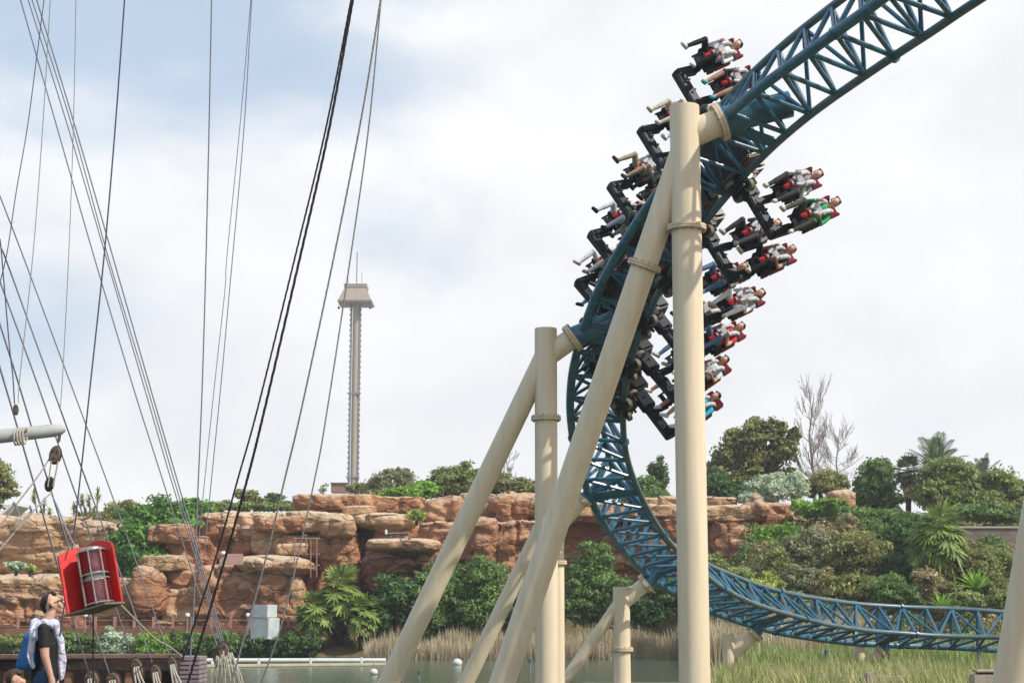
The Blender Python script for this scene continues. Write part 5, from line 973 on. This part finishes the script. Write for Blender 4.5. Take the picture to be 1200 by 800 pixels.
for lab, x, y, w, h in bd: eye(lab, 'pulley_block', x, y, 15.6, w, h, -16)
fl_ = thing('lanyard_bundle', 'bundle of pale ropes hanging from the two blocks where the shrouds meet', 'rope', tuple(at(264, 790, 15.5)))
rng = random.Random(5)
for i in range(11):
    x = 254+i*1.9; y0 = 762+rng.uniform(0, 9); b = MB(); xe = 248+i*4.2+rng.uniform(-2, 2); dd = 15.45+rng.uniform(-.08, .08)
    b.tube([at(x, y0, dd), at(x*.72+xe*.28, y0+12, dd-.03), at(x*.4+xe*.6+rng.uniform(-3, 1), y0+26, dd), at(xe, y0+48, dd), at(xe+3, y0+85, dd)], .0085, 7); b.build('rope_strand', RP['hemp'], fl_)

# red ship's lantern in its screen
ln = thing('ship_lantern', 'red painted ship side light with two stacked ribbed lenses in a tilted open box', 'lantern', tuple(at(108, 700, 13.2)))
c0 = at(112, 711, 13.15); k = 13.15/FPX; Rl = (Matrix.Rotation(rad(-15.5), 3, 'Y') @ Matrix.Rotation(rad(-22), 3, 'Z') @ Matrix.Rotation(rad(-6), 3, 'X')); 
def lp(x, y, z): return c0+Rl@V((x*k, y*k, z*k))
M['redp'] = mat('red_lantern_paint', (.62, .035, .03), .4, .45, var=.18, vscale=12, bump=.1); M['edge'] = mat('bare_plywood_edge', (.17, .13, .10), .8, .2, var=.3, vscale=20); M['cage'] = mat('zinc_cage', (.36, .34, .31), .4, .5, metal=.5, var=.3, vscale=25)
def board(P0, P1, y0, y1, ztop, n=12):
    """upright board with a rounded upper outline from local (x,y) P0 to P1 and 2.4px thick"""
    pts = []; 
    for i in range(n+1):
        t = i/n; x = P0[0]+(P1[0]-P0[0])*t; y = P0[1]+(P1[1]-P0[1])*t; pts.append((x, y, ztop(t)))
    nx_, ny_ = -(P1[1]-P0[1]), (P1[0]-P0[0]); l = math.hypot(nx_, ny_); nx_, ny_ = nx_/l*1.3, ny_/l*1.3; b = MB(); v = []
    for sgn in (-1, 1):
        for x, y, z in pts: v.append(lp(x+nx_*sgn, y+ny_*sgn, z))
        for x, y, z in pts: v.append(lp(x+nx_*sgn, y+ny_*sgn, -1))
    m = n+1; f = []; mi = []
    for i in range(n):
        f.append((m+i, m+i+1, i+1, i)); f.append((2*m+i, 2*m+i+1, 3*m+i+1, 3*m+i)); f.append((i, i+1, 2*m+i+1, 2*m+i)); f.append((m+i+1, m+i, 3*m+i, 3*m+i+1))
    f += [(0, 2*m, 3*m, m), (n, m+n, 3*m+n, 2*m+n)]; b.add(v, f); return b
board((-26, -20), (-14, 17), 0, 0, lambda t: 70+8*math.sin(min(1, t*1.3)*1.5)-2).build('side_screen', M['redp'], ln, smooth=30)
board((-14, 19), (30, 10), 0, 0, lambda t: 76+4*math.sin(t*3.1)-6*t*t).build('back_screen', M['redp'], ln, smooth=30)
b = MB(); b.add([lp(-29, -22, -1.5), lp(28, -20, -1.5), lp(33, 11, -1.5), lp(-15, 21, -1.5), lp(-29, -22, -4), lp(28, -20, -4), lp(33, 11, -4), lp(-15, 21, -4)], [(0, 1, 2, 3), (4, 7, 6, 5), (0, 4, 5, 1), (1, 5, 6, 2), (2, 6, 7, 3), (3, 7, 4, 0)]); b.build('base_board', M['edge'], ln, smooth=0)
b = MB(); b.tube([lp(32, 8, 0), lp(32, 8, 66)], 1.3*k, 6); b.build('edge_strip', M['redp'], ln)
lens = mat('ruby_lens', (.35, .012, .03), .12, .8, coat=.6)
lens_glint = mat('lens_painted_glint', (.36, .17, .21), .2, .9, coat=.8, metal=.3, var=.5, vscale=18)  # silvery highlight painted as colour on the right-facing lens faces
CX, CY = 8, -3
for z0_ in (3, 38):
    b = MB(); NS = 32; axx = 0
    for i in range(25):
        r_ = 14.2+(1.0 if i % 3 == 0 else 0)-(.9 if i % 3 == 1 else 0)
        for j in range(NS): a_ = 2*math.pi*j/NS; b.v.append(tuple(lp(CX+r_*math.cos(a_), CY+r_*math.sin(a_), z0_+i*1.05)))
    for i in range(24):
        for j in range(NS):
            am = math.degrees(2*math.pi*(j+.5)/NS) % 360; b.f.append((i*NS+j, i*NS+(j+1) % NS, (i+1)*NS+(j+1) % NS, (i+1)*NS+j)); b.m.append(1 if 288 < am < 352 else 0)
    b.build('lens', [lens, lens_glint], ln, smooth=25)
    b = MB(); b.tube([lp(CX, CY, z0_-2), lp(CX, CY, z0_)], 15*k, 24); b.build('lens_ring', M['cage'], ln)
b = MB(); b.tube([lp(CX, CY, 28.4), lp(CX, CY, 35.8)], 11*k, 24); b.build('collar', mat('pale_collar', (.6, .58, .52), .4, .5), ln)
b = MB(); b.tube([lp(CX, CY, 64), lp(CX, CY, 66.5), lp(CX, CY, 69)], [15.5*k, 15*k, 10*k], 24); b.build('lamp_cap', M['cage'], ln)
for zc in (30, 36, 64, 1.5):
    b = MB(); b.tube([lp(CX+16.6*math.cos(a_), CY+16.6*math.sin(a_), zc) for a_ in [i*math.pi/14 for i in range(29)]], .95*k, 6); b.build('cage_ring', M['cage'], ln)
for a_ in (-165, -115, -65, -15, 60, 120):
    x = CX+17*math.cos(rad(a_)); y = CY+17*math.sin(rad(a_)); b = MB(); b.tube([lp(x, y, 0), lp(x, y, 66)], .95*k, 6); b.build('cage_bar', M['cage'], ln)

# ------------------------------------------------------------------ people on the deck
md = 17.0; foot = at(50, 800, md); FX, FY, FZ = foot.x+.02, foot.y, 1.40
CL['navy'] = (.035, .075, .16)
Fv = V((.90, .30, .30)).normalized()
def mp(x, y, z): return (x, y, z)      # local: x = facing direction (photo right), y = away, z up
hc = V((.055, .02, 1.66))
caps = [((-.02, -.10, .06), (-.0, -.10, .48), .048, .062, 2), ((-.0, -.10, .48), (.0, -.10, .92), .065, .098, 2), ((.02, .10, .06), (.02, .10, .48), .048, .062, 2), ((.02, .10, .48), (.0, .09, .92), .065, .098, 2),
 ((.0, -.06, .86), (.0, .06, .86), .125, .125, 2), ((0, 0, .93), (.0, 0, 1.2), .15, .16, 1), ((0, 0, 1.2), (-.02, 0, 1.36), .155, .15, 1), ((-.02, -.14, 1.42), (-.02, .14, 1.42), .068, .068, 1), ((-.01, 0, 1.44), (.03, .01, 1.58), .062, .058, 0),
 ((-.03, -.10, .03), (.12, -.11, .03), .045, .038, 3), ((.0, .10, .03), (.15, .11, .03), .045, .038, 3),
 # near arm (camera side) hanging, slightly bent
 ((-.03, -.195, 1.40), (-.015, -.225, 1.24), .068, .060, 1), ((-.015, -.225, 1.24), (.0, -.235, 1.13), .056, .046, 5), ((.0, -.235, 1.13), (.075, -.215, .89), .046, .031, 5),
 ((.075, -.215, .89), (.088, -.21, .82), .036, .034, 0),
 ((-.03, .195, 1.40), (-.02, .225, 1.22), .062, .052, 1), ((-.02, .225, 1.22), (.0, .23, 1.12), .048, .044, 5), ((.0, .23, 1.12), (.1, .2, .9), .042, .03, 5), ((.1, .2, .9), (.12, .2, .82), .034, .03, 0)]
for j, (dx, ln_) in enumerate(((-.022, .062), (-.008, .075), (.008, .07), (.022, .055))):
    p = V((.09+dx, -.212, .80)); q = p+V((.012, 0, -ln_*.55)); r = q+V((-.006+.004*j, .004, -ln_*.45)); caps += [(tuple(p), tuple(q), .0115, .0105, 0), (tuple(q), tuple(r), .0105, .009, 0)]
caps += [((.10, -.215, .85), (.128, -.218, .80), .014, .012, 0), ((.128, -.218, .80), (.132, -.217, .765), .012, .010, 0)]
Fl = V((.93, 0, .36)); caps += head_caps(hc, 1.05, F=tuple(Fl))
mb = voxbody('man_body', caps, .009, 6, 3)
for i, m_ in enumerate((SK[0], cloth('black'), cloth('navy'), cloth('dgrey'), cloth('navy'), SK[0])): mb.materials[i] = m_
man = link('person', mb, None, (FX, FY, FZ)); man.rotation_euler = (0, 0, rad(14)); tag(man, 'man in black T-shirt and jeans with blue backpack, looking up at the coaster', 'person')
def hl(x, y, z):     # head frame: x lateral (left of the face +), y out of the face, z up the head
    F_ = Fl.normalized(); Rr = F_.cross(V((0, 0, 1))).normalized(); Z = Rr.cross(F_); return tuple(hc+Rr*x+F_*y+Z*z)
hr = voxbody('man_hair', [(hl(0, -.04, .045), (.086, .086, .084), 0), (hl(-.04, .04, .098), hl(.04, .04, .098), .026, .026, 0), (hl(0, -.085, .02), hl(0, -.085, -.035), .062, .045, 0), (hl(-.075, -.02, .03), hl(-.078, -.035, -.01), .024, .02, 0), (hl(.075, -.02, .03), hl(.078, -.035, -.01), .024, .02, 0), (hl(0, .03, .115), hl(0, .0, .12), .024, .024, 0)], .010, 1, 2); hr.materials[0] = hairm('dark'); link('hair', hr, man)
b = MB(); 
for sx in (1, -1): b.tube([V(hl(sx*.036, .092, .012)), V(hl(sx*.036, .100, .010))], .024, 12); b.tube([V(hl(sx*.06, .09, .018)), V(hl(sx*.088, -.01, .012))], .004, 6)
b.tube([V(hl(-.02, .102, .018)), V(hl(.02, .102, .018))], .004, 6); g = b.build('sunglasses', mat('sunglass_dark', (.012, .012, .014), .12, .8)); g.parent = man
bk = voxbody('backpack', [((-.19, .02, 1.08), (-.17, .0, 1.24), .10, .085, 0), ((-.24, .0, 1.04), (-.22, .0, 1.14), .065, .06, 0), ((-.16, -.06, 1.06), (-.16, -.05, 1.3), .09, .085, 0)], .014, 1, 3); bk.materials[0] = mat('blue_backpack', (.02, .16, .42), .6, .3, col2=(.015, .09, .26), vscale=9, bump=.2); bo = link('backpack', bk, man)
# pale shawl thrown over both shoulders, its end hanging in front
wh = voxbody('shawl', [((-.10, -.16, 1.34), (-.04, -.165, 1.46), .055, .05, 0), ((-.04, -.165, 1.46), (.07, -.10, 1.46), .05, .05, 0), ((.07, -.10, 1.46), (.135, -.07, 1.30), .05, .045, 0), ((.135, -.07, 1.30), (.165, -.06, 1.08), .045, .05, 0), ((.165, -.06, 1.08), (.165, -.05, .90), .05, .03, 0), ((.12, -.02, 1.25), (.17, .0, .95), .04, .035, 0),
  ((-.12, .0, 1.46), (-.13, -.08, 1.36), .06, .06, 0), ((-.12, .10, 1.45), (-.12, .0, 1.46), .055, .06, 0), ((.04, .14, 1.46), (-.08, .14, 1.46), .05, .05, 0), ((-.13, -.10, 1.36), (-.155, -.13, 1.14), .05, .04, 0), ((-.155, -.13, 1.14), (-.12, -.16, 1.03), .04, .03, 0)], .012, 1, 3)
for v_ in wh.vertices:
    v_.co += noise.noise_vector(v_.co*V((22, 22, 5)))*.016
wh.materials[0] = mat('lavender_white_shawl', (.60, .60, .70), .8, .2, col2=(.36, .38, .52), vscale=16, bump=1.0, bscale=16, stretch=(1, 1, .3)); link('shawl', wh, man)
# second person: crouching, only back of jacket and head show at the bottom left corner
cs = [((0, 0, .42), (.02, 0, .62), .17, .17, 1), ((.02, 0, .62), (.10, 0, .80), .17, .15, 1), ((.06, -.15, .80), (.06, .15, .80), .075, .075, 1), ((.10, 0, .84), (.19, 0, .93), .06, .055, 0), ((-.02, -.10, .38), (.34, -.13, .46), .10, .07, 2), ((-.02, .10, .38), (.34, .13, .46), .10, .07, 2),
      ((.34, -.13, .46), (.24, -.12, .08), .065, .045, 2), ((.34, .13, .46), (.24, .12, .08), .065, .045, 2), ((.2, -.12, .04), (.38, -.13, .04), .045, .04, 3), ((.2, .12, .04), (.38, .13, .04), .045, .04, 3),
      ((.06, -.2, .78), (.14, -.25, .55), .06, .05, 1), ((.14, -.25, .55), (.36, -.18, .50), .045, .035, 1), ((.36, -.18, .50), (.43, -.16, .49), .035, .03, 0), ((.06, .2, .78), (.14, .25, .55), .06, .05, 1), ((.14, .25, .55), (.36, .18, .50), .045, .035, 1), ((.36, .18, .50), (.43, .16, .49), .035, .03, 0)]
h2 = V((.24, 0, 1.02)); cs += head_caps(h2, 1.0, F=(.9, 0, -.3)); pb = voxbody('crouch_body', cs, .012, 4, 3)
for i, m_ in enumerate((SK[0], cloth('dgrey'), cloth('jeans'), cloth('sole'))): pb.materials[i] = m_
p2 = at(4, 800, 16.6); cr_ = link('person', pb, None, (p2.x-.10, p2.y, 1.40-.14)); tag(cr_, 'crouching person in dark jacket, head just showing at the bottom left corner', 'person')
hh = voxbody('hair2', [(tuple(h2+V((-.03, 0, .04))), (.1, .09, .095), 0), (tuple(h2+V((.03, -.05, .09))), tuple(h2+V((.03, .05, .09))), .03, .03, 0)], .011, 1, 2); hh.materials[0] = hairm('brown'); link('hair', hh, cr_)
# ------------------------------------------------------------------ air
hm = bpy.data.materials.new('air_haze'); hm.use_nodes = True; t_ = hm.node_tree; n_ = t_.nodes; n_.remove(n_['Principled BSDF']); pv = n_.new('ShaderNodeVolumePrincipled')
pv.inputs['Color'].default_value = (.93, .95, 1, 1); pv.inputs['Density'].default_value = .0004; pv.inputs['Anisotropy'].default_value = .2; t_.links.new(pv.outputs[0], n_['Material Output'].inputs['Volume'])
hz = MB().box((0, 270, 61), (860, 700, 125)).build('haze', hm, None, smooth=0); stuff(hz)
